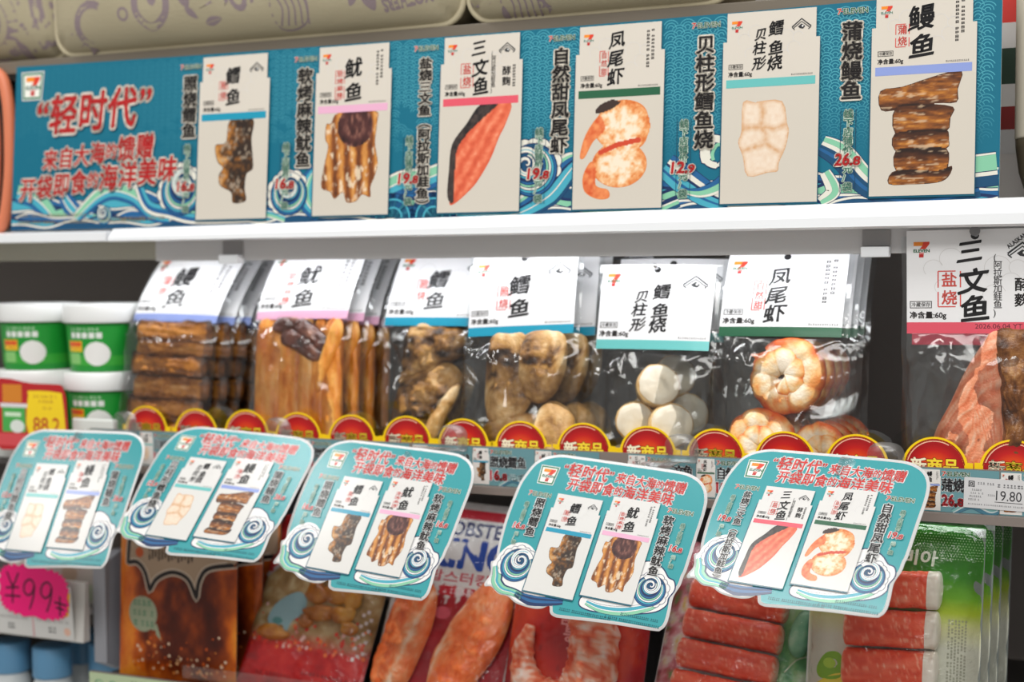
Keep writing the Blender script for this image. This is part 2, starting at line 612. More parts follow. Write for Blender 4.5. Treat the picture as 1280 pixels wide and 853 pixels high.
def logo_seven(P, x, y, h, w, eleven=True, word=None):
    """the numeral mark: orange bar, red stem, green word across it"""
    k = h / 10.0
    T = lambda pts: [(x + a * k, y + b * k) for a, b in pts]
    P.poly(T([(0, 10), (5.6, 10), (5.0, 7.4), (0, 7.4)]), lin((240, 140, 40)), w)
    P.poly(T([(5.6, 10), (9.2, 10), (9.2, 8.6), (6.8, 5.2), (3.4, 5.2), (5.0, 7.4)]), lin((218, 62, 40)), w)
    P.poly(T([(3.4, 5.0), (6.8, 5.0), (5.9, 2.4), (3.2, 2.4)]), lin((218, 62, 40)), w)
    P.poly(T([(3.2, 2.2), (5.9, 2.2), (5.7, 0), (3.1, 0)]), lin((190, 40, 38)), w)
    if eleven:
        P.rect(x - .2 * k, y + 3.0 * k, x + 9.4 * k, y + 5.4 * k, W_, w + 1)
        P.text('ELEVEN', lin((20, 110, 70)), w + 2, box=(x, y + 3.3 * k, x + 9.2 * k, y + 5.2 * k), bold=.04)

def logo_box(P, x, y, h, w):
    k = h / 10.0
    T = lambda pts: [(x + a * k, y + b * k) for a, b in pts]
    P.poly(T([(-.4, 10.4), (10.4, 10.4), (9.6, -.4), (.4, -.4)]), W_, w)
    P.poly(T([(0, 10), (10, 10), (9.2, 0), (.8, 0)]), lin((30, 120, 84)), w + 1)
    P.poly(T([(.8, 9.2), (9.2, 9.2), (8.5, .8), (1.5, .8)]), lin((240, 240, 232)), w + 2)
    logo_seven(P, x + 2.0 * k, y + 1.3 * k, 7.2 * k, w + 3)

def wordmark(P, x0, x1, yc, h, w, halo=True):
    """the shop's name in small green capitals with a red numeral"""
    wd = x1 - x0
    hal = lin((222, 224, 214))
    a = dict(halo=halo if halo is not True else .06, hcol=hal) if halo else {}
    P.text('7', lin((214, 60, 50)), w, box=(x0, yc - h / 2, x0 + wd * .13, yc + h / 2), bold=.02, **a)
    P.text('ELEVEN', lin((22, 100, 64)), w, box=(x0 + wd * .2, yc - h / 2 * .9, x1, yc + h / 2 * .9), bold=.02, **a)
    P.rect(x0 + wd * .11, yc - h * .06, x0 + wd * .18, yc + h * .06, lin((214, 60, 50)), w + 1)

def emblem(P, x, y, s, w, word=None):
    k = s / 18.0
    c = lin((44, 46, 50))
    P.stroke([(x, y + 3.5 * k), (x + 9 * k, y + 11 * k), (x + 18 * k, y + 3.5 * k)], 1.3 * k, c, w)
    P.stroke([(x + 1.5 * k, y + 2.4 * k), (x + 9 * k, y + 8.4 * k), (x + 16.5 * k, y + 2.4 * k)], .9 * k, c, w)
    P.poly([(x + 5.5 * k, y + 3.6 * k), (x + 9 * k, y + 6.3 * k), (x + 12.5 * k, y + 3.6 * k), (x + 10.5 * k, y + 1.2 * k), (x + 7.5 * k, y + 1.8 * k)], c, w)
    P.disc(x + 10 * k, y + 4 * k, .9 * k, W_, w + 1, n=10)
    P.stroke([(x, y + 3 * k), (x + 2.5 * k, y + .6 * k)], .9 * k, c, w)
    P.stroke([(x + 18 * k, y + 3 * k), (x + 15.5 * k, y + .6 * k)], .9 * k, c, w)
    if word:
        P.text(word, c, w, cell=(x + 1.2 * k, y + 9 * k, 3.4 * k, 4.2 * k), rot=.68, bold=.03)

HEAD = [(-43, 120), (43, 120), (43, 185), (-43, 185)]
BODY = [(-46.7, 0), (46.7, 0), (46.7, 157), (43, 157), (43, 185), (-43, 185), (-43, 157), (-46.7, 157)]
STRIPE = {'cod': (24, 150, 182), 'squid': (232, 176, 206), 'salmon': (226, 88, 106), 'prawn': (36, 96, 66), 'shellfish': (104, 190, 188), 'eel': (140, 158, 218)}
CHARS = {  # brush name: (char, x, y, em)
    'cod': [('鳕', -2, 161, 20), ('鱼', -1, 138, 20)],
    'squid': [('鱿', 0, 159, 22), ('鱼', 1, 134, 22)],
    'salmon': [('三', -3, 171, 17), ('文', -1, 151, 19), ('鱼', 0, 131, 19)],
    'prawn': [('凤', -3, 169, 17), ('尾', -4, 151, 17), ('虾', -4, 132, 18)],
    'shellfish': [('鳕', 5, 167, 15), ('鱼', 5, 149, 15), ('烧', 4, 134, 15), ('贝', -10, 163, 12), ('柱', -11, 149, 13), ('形', -11, 135, 13)],
    'eel': [('鳗', -2, 163, 24), ('鱼', -1, 138, 24)]}
SEAL = {'cod': ('照烧', -20, 135, -9, 156), 'squid': ('软烤麻辣', -22, 127, -11, 158), 'salmon': ('盐烧', -23, 131, -9, 156),
        'prawn': ('自然甜', -21, 134, -12, 159), 'eel': ('蒲烧', -25, 138, -13, 159), 'shellfish': None}

def header_art(P, kind, w=0, stripe=None, date=False, real=False):
    for i, (ch, x, y, em) in enumerate(CHARS[kind]):
        y, em = (122 + (y - 122) * .86, em * .90) if real else (y - 2 if date else y, em)
        P.text(ch, lin((26, 25, 28)), w + 3, cell=(x, y, em, em * 1.02), bold=.026, warp=brush(i))
    sl = SEAL[kind]
    if sl:
        t, x0, y0, x1, y1 = sl
        rc = lin((214, 84, 76))
        for (a, b, c, d) in ((x0, y0, x1, y0), (x0, y1, x1, y1)): P.line(a, b, c - 3, d, .8, rc, w + 2)
        for x in (x0, x1):
            P.line(x, y0, x, (y0 + y1) / 2 - 2, .8, rc, w + 2); P.line(x, (y0 + y1) / 2 + 1, x, y1, .8, rc, w + 2)
        n = len(t)
        for i, ch in enumerate(t):
            P.text(ch, rc, w + 2, cell=((x0 + x1) / 2, y1 - (y1 - y0) / n * (i + .5), (x1 - x0) * .72, (y1 - y0) / n * .86), bold=.02)
    logo_seven(P, -38.5, 166, 11, w + 2)
    # faint clouds behind the lettering
    g = lin((214, 212, 212))
    for cx, cy, r in ((-26, 158, 6), (-15, 165, 7), (14, 158, 8), (22, 148, 6), (12, 139, 7), (-20, 145, 5), (26, 158, 5)):
        P.ring(cx, cy, r, r + .35, g, w + 1, 20, 220, n=12)
    P.frame_(-41, 130, -27, 135, .5, INK, w + 2)
    P.text('冷藏保存', INK, w + 2, box=(-40, 131, -28, 134.2), bold=.01)
    P.text('净含量:60g', INK, w + 2, box=(-41, 122, -18, 127.6), bold=.03)
    if kind in ('cod', 'salmon', 'shellfish'): emblem(P, 20, 164, 18, w + 2, 'ALASKAN' if date else None)
    if kind in ('squid', 'prawn', 'eel'):
        P.micro(28, 140, 30.8, 177, INK, w + 2, 3.6, True, 3)
        P.micro(33, 150, 35.8, 178, INK, w + 2, 3.6, True, 4)
    if kind == 'salmon':
        P.column('(阿拉斯加鲑鱼)', 14, 168, 124, 5.5, INK, w + 2, bold=.01)
        P.text('酵', INK, w + 2, cell=(29, 146, 10, 10), bold=.02)
        P.text('麴', INK, w + 2, cell=(29, 135, 10, 10), bold=.02)
        P.micro(36, 130, 39, 152, INK, w + 2, 3, True, 5)
    else:
        P.micro(20, 121.5, 40, 123, lin((90, 88, 88)), w + 2, 1.6, False, 6)
    c = lin(stripe or STRIPE[kind])
    P.rect(-43, 112, 43, 120, c, w + 2)
    if date: P.text('2026.06.04 YT', lin((90, 40, 50)), w + 3, box=(0, 115.5, 29, 118.8))

# printed pictures of the food, as colour functions over mm
def pic(P, kind, w, step=1.1):
    if kind == 'cod':
        out = smooth_loop([(-4, 112), (26, 112), (25, 90), (27, 72), (28, 56), (20, 50), (18, 34), (20, 20), (3, 18), (0, 30), (-15, 38), (-17, 50), (-12, 58), (-20, 66), (-23, 84), (-9, 87)], 4)
        def f(X, Y):
            n = fbm(X * .12 + 3, Y * .12)
            n2 = fbm(X * .4, Y * .4 + 7)
            t = .15 + .9 * n - .35 * np.clip((X + 2) / 30, -1, 1) + .25 * (n2 - .5)
            c = ramp(t, [(0, (28, 21, 20)), (.42, (54, 38, 28)), (.62, (108, 70, 34)), (.8, (176, 112, 46)), (1, (210, 156, 88))])
            k = np.clip((fbm(X * .22 + 9, Y * .16) - .60) * 7, 0, 1)[:, None] * .75
            c = c * (1 - k) + np.array(lin((170, 152, 132))) * k
            return c, inside(X, Y, out)
        bb = (-26, 16, 31, 112)
    elif kind == 'squid':
        out = smooth_loop([(-17, 112), (28, 112), (31, 100), (29, 78), (33, 56), (30, 42), (25, 30), (25, 19), (15, 22), (8, 15), (-4, 14), (-9, 25), (-19, 18), (-25, 26), (-36, 31), (-34, 52), (-29, 75), (-33, 84), (-32, 100), (-26, 101)], 4)
        def f(X, Y):
            s = X + (Y - 60) * .06
            st = np.sin(s * .42 + 1.2 * fbm(X * .1, Y * .03))
            n = fbm(X * .3, Y * .12)
            t = .5 + .3 * st + .5 * (n - .5)
            c = ramp(t, [(0, (78, 38, 22)), (.35, (134, 74, 34)), (.6, (186, 114, 48)), (.85, (216, 152, 78)), (1, (234, 190, 128))])
            d = np.hypot((X - 4) / 22, (Y - 96) / 22)
            m = d < 1
            rc = ramp(.5 + .5 * np.sin(d * 11 + 4 * n) * .35 + 1.3 * (n - .5), [(0, (44, 22, 24)), (.6, (84, 46, 44)), (1, (146, 98, 84))])
            c[m] = rc[m]
            k = (np.clip((fbm(X * .26 + 20, Y * .12) - .60) * 7, 0, 1) * (~m))[:, None] * .8
            c = c * (1 - k) + np.array(lin((240, 220, 190))) * k
            return c, inside(X, Y, out)
        bb = (-38, 12, 35, 112)
    elif kind == 'salmon':
        flesh = smooth_loop([(12, 112), (35, 112), (30, 92), (22, 76), (14, 56), (2, 36), (-8, 24), (-27, 9), (-33, 14), (-31, 60), (-22, 78), (-4, 98)], 4)
        skin = smooth_loop([(0, 112), (20, 112), (4, 98), (-14, 82), (-25, 66), (-27, 44), (-28, 11), (-35, 17), (-34, 45), (-31, 72), (-15, 93)], 4)
        def f(X, Y):
            n = fbm(X * .25, Y * .25)
            g = np.sin((X * .8 - Y * .5) * .55 + 3 * fbm(X * .06, Y * .06))
            c = ramp(.5 + .5 * (n - .5) + .18 * g, [(0, (196, 74, 48)), (.4, (222, 98, 66)), (.7, (236, 128, 92)), (1, (246, 172, 138))])
            sk = inside(X, Y, skin)
            c[sk] = ramp(n, [(.2, (26, 24, 26)), (.8, (74, 62, 58))])[sk]
            return c, inside(X, Y, flesh) | sk
        bb = (-38, 8, 37, 112)
    elif kind == 'prawn':
        up = [(5 + 29 * math.cos(a) * (1 - .08 * math.cos(3 * a)), 82 + 27 * math.sin(a)) for a in np.linspace(0, 2 * math.pi, 40)[:-1]]
        lo = [(2 + 29 * math.cos(a), 44 + 23 * math.sin(a)) for a in np.linspace(0, 2 * math.pi, 40)[:-1]]
        t1 = smooth_loop([(-20, 94), (-34, 76), (-40, 54), (-35, 52), (-26, 68), (-14, 80)], 4)
        t2 = smooth_loop([(-28, 48), (-36, 34), (-34, 18), (-20, 10), (-8, 11), (-9, 19), (-22, 24), (-22, 40)], 4)
        hd = smooth_loop([(-24, 96), (-22, 104), (-8, 110), (2, 107), (-8, 100)], 4)
        def f(X, Y):
            n = fbm(X * .18, Y * .18)
            n2 = fbm(X * .5 + 5, Y * .5)
            d1 = np.hypot((X - 5) / 29, (Y - 82) / 27)
            d2 = np.hypot((X - 2) / 29, (Y - 44) / 23)
            d = np.minimum(d1, d2)
            seg = np.sin(np.arctan2(Y - 74, X - 5) * 9) * (d1 < d2) + np.sin(np.arctan2(Y - 44, X - 2) * 8) * (d1 >= d2)
            t = 1.0 - .62 * d ** 2 + 1.1 * (n - .5) + .05 * seg + .45 * (n2 - .5)
            c = ramp(t, [(0, (206, 92, 36)), (.3, (224, 128, 64)), (.55, (238, 168, 108)), (.8, (244, 208, 164)), (1, (248, 230, 206))])
            tl = inside(X, Y, t1) | inside(X, Y, t2)
            c[tl] = ramp(n, [(.2, (214, 84, 40)), (.8, (240, 150, 92))])[tl]
            rt = edge_dist(X, Y, [(-18, 57), (0, 64), (22, 68)], False) < 2.6
            c[rt] = lin((208, 72, 44))
            h = inside(X, Y, hd)
            c[h] = lin((60, 44, 40))
            return c, (d < 1) | tl | h
        bb = (-42, 8, 36, 112)
    elif kind == 'shellfish':
        out = smooth_loop([(-26, 98), (-14, 97), (-10, 98), (12, 97), (17, 76), (19, 68), (16, 52), (10, 38), (9, 30), (0, 29), (-20, 26), (-25, 45), (-30, 59), (-27, 70)], 3)
        cuts = [[(-27, 73), (-8, 73), (5, 71), (18, 76)], [(-8, 98), (-6, 84), (-8, 73)], [(-28, 50), (-10, 55), (-3, 57), (12, 47)], [(-4, 72), (-3, 57)], [(-8, 73), (-3, 66)]]
        def f(X, Y):
            n = fbm(X * .3, Y * .3)
            d = np.minimum.reduce([edge_dist(X, Y, c, False) for c in cuts])
            e = edge_dist(X, Y, out)
            t = .35 + .5 * np.clip(d / 5, 0, 1) * np.clip(e / 4, .3, 1) + .4 * (n - .5)
            c = ramp(t, [(0, (184, 126, 84)), (.3, (214, 166, 122)), (.6, (228, 200, 172)), (1, (240, 224, 206))])
            return c, inside(X, Y, out)
        bb = (-32, 24, 21, 100)
    else:
        slabs = [([(-38, 98), (-18, 101), (10, 109), (34, 113), (31, 96), (30, 84), (10, 84), (-20, 80), (-37, 80)], 0), ([(-24, 82), (0, 84), (27, 80), (25, 70), (22, 58), (0, 58), (-24, 58)], 1),
                 ([(-24, 58), (0, 60), (21, 60), (24, 50), (22, 42), (0, 40), (-24, 42)], 2), ([(-23, 42), (0, 44), (22, 42), (24, 28), (20, 22), (0, 20), (-22, 22)], 3), ([(-26, 22), (-10, 24), (14, 22), (27, 26), (24, 16), (14, 11), (-10, 10), (-29, 11)], 4)]
        loops = [smooth_loop(s, 3) for s, _ in slabs]
        def f(X, Y):
            n = fbm(X * .12, Y * .5)
            col = np.tile(np.array(lin((70, 42, 28))), (len(X), 1))
            m = np.zeros(len(X), bool)
            for i, lp in enumerate(loops):
                k = inside(X, Y, lp)
                y0, y1 = min(p[1] for p in lp), max(p[1] for p in lp)
                v = (Y - y0) / (y1 - y0)
                t = .16 + .5 * np.sin(np.clip(v, 0, 1) * 3.1 + .3 * i) * (.6 + .7 * n) + .5 * (n - .5)
                c = ramp(t, [(0, (38, 20, 14)), (.32, (82, 44, 22)), (.6, (140, 80, 32)), (.85, (192, 122, 46)), (1, (222, 168, 98))])
                col[k] = c[k]
                m |= k
            k = (np.clip((fbm(X * .10 + 2, Y * .5) - .63) * 8, 0, 1) * m)[:, None] * .6
            return col * (1 - k) + np.array(lin((226, 196, 160))) * k, m
        bb = (-40, 8, 36, 114)
    under = {'cod': ((74, 54, 42), lambda: [out]), 'squid': ((150, 96, 52), lambda: [out]), 'salmon': ((216, 96, 66), lambda: [flesh]), 'prawn': ((226, 136, 74), lambda: [up, lo, t1, t2]), 'shellfish': ((214, 170, 132), lambda: [out]), 'eel': ((78, 46, 28), lambda: loops)}[kind]
    for o in under[1](): P.poly(o, lin(under[0]), w)
    if kind == 'salmon': P.poly(skin, lin((40, 34, 34)), w + .3)
    P.raster(f, *bb, step, w + .6)

_PACK = {}
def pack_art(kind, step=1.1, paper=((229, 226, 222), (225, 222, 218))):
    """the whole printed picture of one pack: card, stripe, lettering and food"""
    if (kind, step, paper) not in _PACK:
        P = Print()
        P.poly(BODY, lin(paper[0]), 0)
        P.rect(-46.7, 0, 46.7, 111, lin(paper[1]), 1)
        pic(P, kind, 2, step)
        header_art(P, kind, 1)
        _PACK[(kind, step, paper)] = P
    return _PACK[(kind, step, paper)]

# ------------------------------------------------------------------ printed waves
NAVY, BLUE, SKY, MINT, FOAM, DEEP = lin((20, 46, 92)), lin((30, 96, 150)), lin((70, 168, 190)), lin((134, 200, 166)), lin((228, 226, 214)), lin((16, 74, 112))
def spiral(cx, cy, r0, a0, turns, f=1, decay=1.0, n=40):
    pts = []
    for i in range(n + 1):
        t = i / n
        r = r0 * (1 - t) ** decay
        a = a0 + f * turns * 2 * math.pi * t
        pts.append((cx + r * math.cos(a), cy + r * math.sin(a)))
    return pts

def swirl(P, cx, cy, r, w, f=1, a0=0.0, foam=FOAM, line=NAVY, scallop=True, cream=None):
    """a curling wave: scalloped foam round a body of blue and green bands, its crest rolled into a spiral"""
    ux, uy = math.cos(a0), math.sin(a0)
    if scallop:
        ks = [a0 + f * (k * .40 - .75) for k in range(9)]
        rs = [.26, .30, .25, .31, .27, .32, .26, .30, .24]
        for grow, c, ww in ((.035, line, w), (0, foam, w + 1)):
            for a, q in zip(ks, rs): P.disc(cx + r * .93 * math.cos(a), cy + r * .93 * math.sin(a), r * (q + grow), c, ww, n=20)
    P.disc(cx, cy, r * 1.03, line, w + 2, n=40)
    P.disc(cx, cy, r, DEEP, w + 3, n=40)
    # bands sweeping up the back of the wave
    cols = [BLUE, SKY, foam, MINT, BLUE, NAVY, SKY, MINT, foam]
    for k, c in enumerate(cols):
        rr = r * (.945 - .078 * k)
        o = r * .045 * k
        m = 30
        pts, wd = [], []
        for i in range(m + 1):
            t = i / m
            a = a0 + f * (1.0 + 4.6 * t)
            pts.append((cx + ux * o + rr * math.cos(a), cy + uy * o + rr * math.sin(a)))
            wd.append(r * .07 * (.25 + .95 * math.sin(math.pi * min(1, .08 + .9 * t))))
        P.stroke(pts, [v + r * .022 for v in wd], line, w + 4 + .6 * k)
        P.stroke(pts, wd, c, w + 4.3 + .6 * k)
    # the white crest rolls over into a curl
    x, y = cx + ux * r * .34, cy + uy * r * .34
    n = 60
    pts = spiral(x, y, r * .64, a0 - f * .9, 1.75, f, .85, n)
    wd = [r * (.20 * (1 - i / n) ** .8 + .035) for i in range(n + 1)]
    P.stroke(pts, [v + r * .06 for v in wd], line, w + 10)
    P.stroke(pts, wd, foam, w + 10.6)
    P.stroke(pts[4:40], [v * .16 for v in wd[4:40]], SKY, w + 11.2)

def flow(P, pts, width, cols, w, line=NAVY, n=10):
    """bands of colour running side by side along a curve"""
    L = smooth_loop(pts, n, False)
    A = np.array(L)
    d = np.gradient(A, axis=0)
    d /= np.maximum(np.linalg.norm(d, axis=1, keepdims=True), 1e-9)
    N = np.stack([-d[:, 1], d[:, 0]], 1)
    m = len(A)
    wid = np.asarray(width if hasattr(width, '__len__') else [width] * 2, float)
    wv = np.interp(np.linspace(0, 1, m), np.linspace(0, 1, len(wid)), wid)
    P.stroke(A, wv + 1.2, line, w)
    tot = sum(k for _, k in cols)
    acc = 0
    for c, k in cols:
        mid = (acc + k / 2) / tot - .5
        P.stroke(A + N * (wv * mid)[:, None], wv * k / tot * .98 , c, w + 1)
        acc += k
# ------------------------------------------------------------------ the shelf unit
floor = MB().box(-4.0, -4.0, -1.22, 3.0, 0.48, -1.2).build('floor', plain('pale shop floor tiles', (196, 192, 186), 0.4, bump=.05, bscale=8))
floor['kind'] = 'structure'
wall = MB().box(-4.0, 0.46, -1.2, 3.0, 0.48, 1.9).build('wall_back', plain('dark back panel', (140, 132, 127), 0.6))
wall['kind'] = 'structure'

ENAMEL = plain('white shelf enamel', (226, 229, 234), 0.35)
GREYMETAL = plain('grey shelf metal', (150, 148, 148), 0.45)
DARKMETAL = plain('dark shelf metal', (70, 66, 64), 0.5)

us = tag(empty('upper_shelf', (-0.6, 0.2, 0.05)), 'white metal shelf whose bright front edge runs below the long teal banner', 'shelf')
def sub(o, root):
    o.parent = root
    o.matrix_parent_inverse = root.matrix_world.inverted()
    return o
bpy.context.view_layer.update()
def part(mb, name, mat, root, smooth=False):
    bpy.context.view_layer.update()
    return sub(mb.build(name, mat, None, smooth), root)
part(MB().box(-2.0, 0.024, 0.040, 0.3, 0.455, 0.047), 'deck', ENAMEL, us)
part(MB().prism2([(0.024, 0.047), (-0.002, 0.0475), (-0.0125, 0.0375), (-0.013, 0.0335), (-0.009, 0.0325), (0.002, 0.0325), (0.024, 0.040)], [(0.024, 0.0585), (-0.002, 0.0590), (-0.0125, 0.0445), (-0.013, 0.0345), (-0.009, 0.0325), (0.002, 0.0325), (0.024, 0.040)], -1.083, 0.0), 'front_lip', WHITE, us)
part(MB().box(0.0, -0.012, 0.033, 0.3, 0.024, 0.058), 'front_lip', WHITE, us)
part(MB().prism([(0.024, 0.0455), (-0.006, 0.0455), (-0.0145, 0.043), (-0.0145, 0.0335), (-0.010, 0.033), (0.002, 0.033), (0.024, 0.040)], -2.0, -1.0845), 'front_lip', WHITE, us)
part(MB().box(-1.045, 0.026, 0.0095, 0.3, 0.031, 0.0405, 0.0008), 'valance', plain('warm grey valance', (206, 205, 206), 0.5, bump=.1, bscale=400), us)
part(MB().box(-2.0, 0.029, 0.0115, -1.047, 0.034, 0.0405, 0.0008), 'valance', plain('olive grey valance', (168, 165, 150), 0.55), us)
for x, w in ((-0.936, .026), (-0.2135, .026)):
    c = tag(empty('ticket_clip', (x, 0.026, 0.03)), 'small white ticket clip on the grey valance above the ' + ('squid packs' if x < -.5 else 'prawn packs'), 'clip')
    MB().box(-w / 2, -0.012, -0.024, w / 2, 0.0, -0.014, .001).build('flap', WHITE, c)
    MB().box(-w / 2, -0.0028, -0.0135, w / 2, -0.0002, 0.002, .0005).build('back_plate', GREYMETAL, c)

ts = tag(empty('top_shelf', (-1.0, 0.2, 0.24)), 'grey metal shelf carrying the padded printed pouches above the banner', 'shelf')
part(MB().box(-2.0, 0.03, 0.246, -0.135, 0.455, 0.252), 'deck', plain('shade darkened enamel', (112, 103, 90), 0.5), ts)
part(MB().box(-2.0, 0.024, 0.240, -0.135, 0.0295, 0.2555, .001), 'front_edge', plain('shade darkened enamel', (112, 103, 90), 0.5), ts)  # grey darkened so its colour carries the shade and fold under the pouches

ms = tag(empty('middle_shelf', (-0.6, 0.2, -0.24)), 'grey metal shelf carrying the hanging seafood packs, teal tickets along its edge', 'shelf')
part(MB().box(-2.0, 0.006, -0.238, 0.3, 0.455, -0.232), 'deck', DARKMETAL, ms)
part(MB().prism([(0.006, -0.1885), (0.003, -0.1885), (0.003, -0.2295), (-0.006, -0.2295), (-0.006, -0.2375), (0.006, -0.2375)], -1.128, 0.3), 'ticket_rail', plain('taupe rail', (132, 122, 116), 0.45), ms)

ls = tag(empty('lower_shelf', (-0.4, 0.2, -0.49)), 'metal shelf under the crab stick and lobster pouches, green ticket at its corner', 'shelf')
part(MB().box(-1.105, -0.03, -0.487, 0.3, 0.455, -0.481), 'deck', DARKMETAL, ls)
part(MB().box(-1.105, -0.036, -0.52, 0.3, -0.031, -0.469, .001), 'front_edge', plain('taupe rail', (132, 122, 116), 0.45), ls)
# the guard: clear plastic fence along the lower shelf
g = part(MB().box(-0.98, -0.0265, -0.4805, 0.3, -0.0255, -0.452), 'clear_guard', CLEARFLAT, ls)
g['label'] = 'clear plastic guard'

# left bay's own shelf with its ticket rail
ss = tag(empty('side_shelf', (-1.3, 0.2, -0.43)), 'grey side shelf at the lower left whose white ticket rail holds the pink sticker', 'shelf')
part(MB().box(-2.0, -0.006, -0.412, -1.128, 0.455, -0.404), 'deck', GREYMETAL, ss)
part(MB().prism([(-0.006, -0.372), (-0.012, -0.372), (-0.018, -0.443), (-0.006, -0.443)], -2.0, -1.128), 'ticket_rail', plain('off white rail', (206, 204, 200), 0.4), ss)
part(MB().prism([(0.0, -0.35), (0.0, -0.47), (0.03, -0.485), (0.45, -0.485), (0.45, -0.34), (0.03, -0.34)], -1.1265, -1.1085), 'bracket', plain('blue grey enamel', (158, 160, 168), 0.45), ss)

# ------------------------------------------------------------------ the long banner
def banner():
    P = Print()
    X0, X1 = -1238, -102
    TEAL, TEAL2, PAT = lin((0, 106, 132)), lin((6, 126, 152)), lin((86, 180, 196))
    n = 40
    xs = np.linspace(X0, X1, n + 1)
    top = 197 + 2 * np.abs((xs - (X0 + X1) / 2) / 568) ** 2 * 2
    bot = 1 + 8 * np.clip((xs + 560) / 460, 0, 1) ** 1.5
    out = [(x, b) for x, b in zip(xs, bot)] + [(x, t) for x, t in zip(xs[::-1], top[::-1])]
    P.poly(out, TEAL, 1)
    pk = [('cod', -921, 9), ('squid', -768, 10), ('salmon', -616, 10), ('prawn', -464, 10), ('shellfish', -311.5, 12), ('eel', -170, 15.5)]
    def covered(x, y): return any(abs(x - cx) < 44 and y < 187 for _, cx, _ in pk)
    # wave-scale pattern
    R = 8.5
    row = 0
    y = 187.5
    while y > 60:
        x = X0 + 10 + (row % 2) * R
        while x < X1 - R:
            fade = np.clip((x + 1180) / 700, .12, .8) * np.clip((y - 55) / 60, 0, 1)
            if not covered(x, y) and fade > .05 and (x > -640 or y > 120 or random.random() < .5):
                c = tuple(np.array(TEAL) * (1 - fade) + np.array(PAT) * fade)
                for q in (1.0, .68, .36):
                    P.ring(x, y, R * q - .75, R * q, c, 2, 28 if q > .9 else 0, 152 if q > .9 else 180, n=7)
            x += 2 * R
        y -= R * .62
        row += 1
    # the sea along the foot
    dark = [(x, b + .3) for x, b in zip(xs, bot)] + [(x, 20 + 7 * math.sin(x * .021) + 4 * math.sin(x * .05 + 1)) for x in xs[::-1]]
    P.poly(dark, DEEP, 3)
    B1 = [(FOAM, .7), (MINT, 1.6), (SKY, 1.2), (FOAM, .4), (BLUE, 1.6)]
    B2 = [(BLUE, 1.4), (SKY, 1.2), (MINT, .8), (FOAM, .5)]
    def clipf(pts, wd, cols, w): flow(P, pts, wd, cols, w)
    xx = np.linspace(X0 + 1, X1 - 1, 240)
    floor_ = np.interp(xx, xs, bot) + .4
    for q, (base, A1, A2, ph, c) in enumerate(((33, 8, 5, .4, BLUE), (28, 7, 4, 2.0, SKY), (24, 6, 4, 3.7, DEEP), (19, 6, 3, 5.1, MINT), (15, 5, 3, .9, BLUE), (11, 4, 2, 2.6, SKY), (8, 3, 2, 4.2, DEEP))):
        yy = base + A1 * np.sin(xx * .0415 + ph) + A2 * np.sin(xx * .083 + 2 * ph) + np.interp(xx, xs, bot) * .5
        yy = np.maximum(yy, floor_ + 1)
        P.poly(list(zip(xx, floor_)) + list(zip(xx[::-1], yy[::-1])), c, 3.1 + q * .25)
        P.stroke(list(zip(xx, yy)), 2.4, FOAM if q % 2 == 0 else NAVY, 3.2 + q * .25)
        P.stroke(list(zip(xx, yy + 1.4)), .8, NAVY, 3.21 + q * .25)
    clipf([(-1230, 46), (-1205, 40), (-1185, 26), (-1170, 10)], [22, 24, 14], [(MINT, 2), (FOAM, .4), (SKY, 1.4), (BLUE, 1)][::-1], 3)
    clipf([(-1168, 62), (-1158, 40), (-1140, 22), (-1115, 16)], [8, 22, 16], [(BLUE, 1), (FOAM, .3), (SKY, 1.2), (FOAM, .3), (BLUE, 1)], 3)
    clipf([(-1140, 14), (-1110, 38), (-1085, 46), (-1055, 38), (-1030, 18), (-1005, 12)], [12, 20, 22, 18, 12], [(BLUE, .8), (SKY, 1.2), (FOAM, .35), (MINT, 1.6), (FOAM, .7)][::1], 5)
    swirl(P, -1098, 17, 11, 8, 1, 2.2, scallop=False)
    clipf([(-1060, 74), (-1050, 50), (-1035, 26), (-1005, 18), (-970, 10), (-900, 8.5)], [6, 12, 14, 12, 8], [(SKY, 1), (BLUE, 1), (FOAM, .8)][::-1], 7)
    swirl(P, -990, 42, 27, 10, 1, 1.2)
    clipf([(-965, 18), (-930, 10), (-880, 16), (-850, 8.5)], [16, 12, 10], B1, 4)
    swirl(P, -846, 35, 23, 10, 1, 1.5)
    clipf([(-806, 70), (-822, 48), (-822, 26), (-806, 10)], [6, 20, 22, 14], [(BLUE, 1), (SKY, 1), (FOAM, .3), (MINT, .8), (SKY, .8), (FOAM, .8)], 6)
    clipf([(-812, 12), (-780, 8), (-740, 10), (-700, 10)], [12, 10, 10], [(DEEP, 1), (BLUE, 1), (SKY, 1)], 3)
    clipf([(-730, 34), (-706, 44), (-680, 46), (-655, 54)], [24, 26, 22], [(BLUE, 1), (SKY, 1.3), (FOAM, .3), (MINT, 1.6), (FOAM, .5)], 4)
    for cx in (-716, -668): 
        for r, c in ((27, NAVY), (26, BLUE), (21, SKY), (19, BLUE), (12, SKY), (10, DEEP)): P.disc(cx, 6, r, c, 8 + int(27 - r) // 3, n=30, a0=0, a1=180)
    clipf([(-640, 10), (-600, 9), (-570, 12), (-540, 30), (-520, 52), (-508, 62)], [8, 12, 22, 34, 30, 16], [(DEEP, .6), (SKY, 1.3), (FOAM, .25), (SKY, 1), (NAVY, .5), (BLUE, 1), (MINT, .8), (FOAM, .8)], 5)
    swirl(P, -556, 52, 27, 8, -1, 2.4)
    clipf([(-500, 8), (-460, 8), (-430, 6), (-400, 16)], [10, 14, 12], [(DEEP, 1), (MINT, .9), (FOAM, .4), (NAVY, 1)], 4)
    clipf([(-414, 52), (-396, 38), (-372, 22), (-350, 12)], [24, 28, 24, 14], [(SKY, 1), (BLUE, .4), (SKY, .8), (NAVY, .4), (FOAM, .8), (BLUE, .9)], 5)
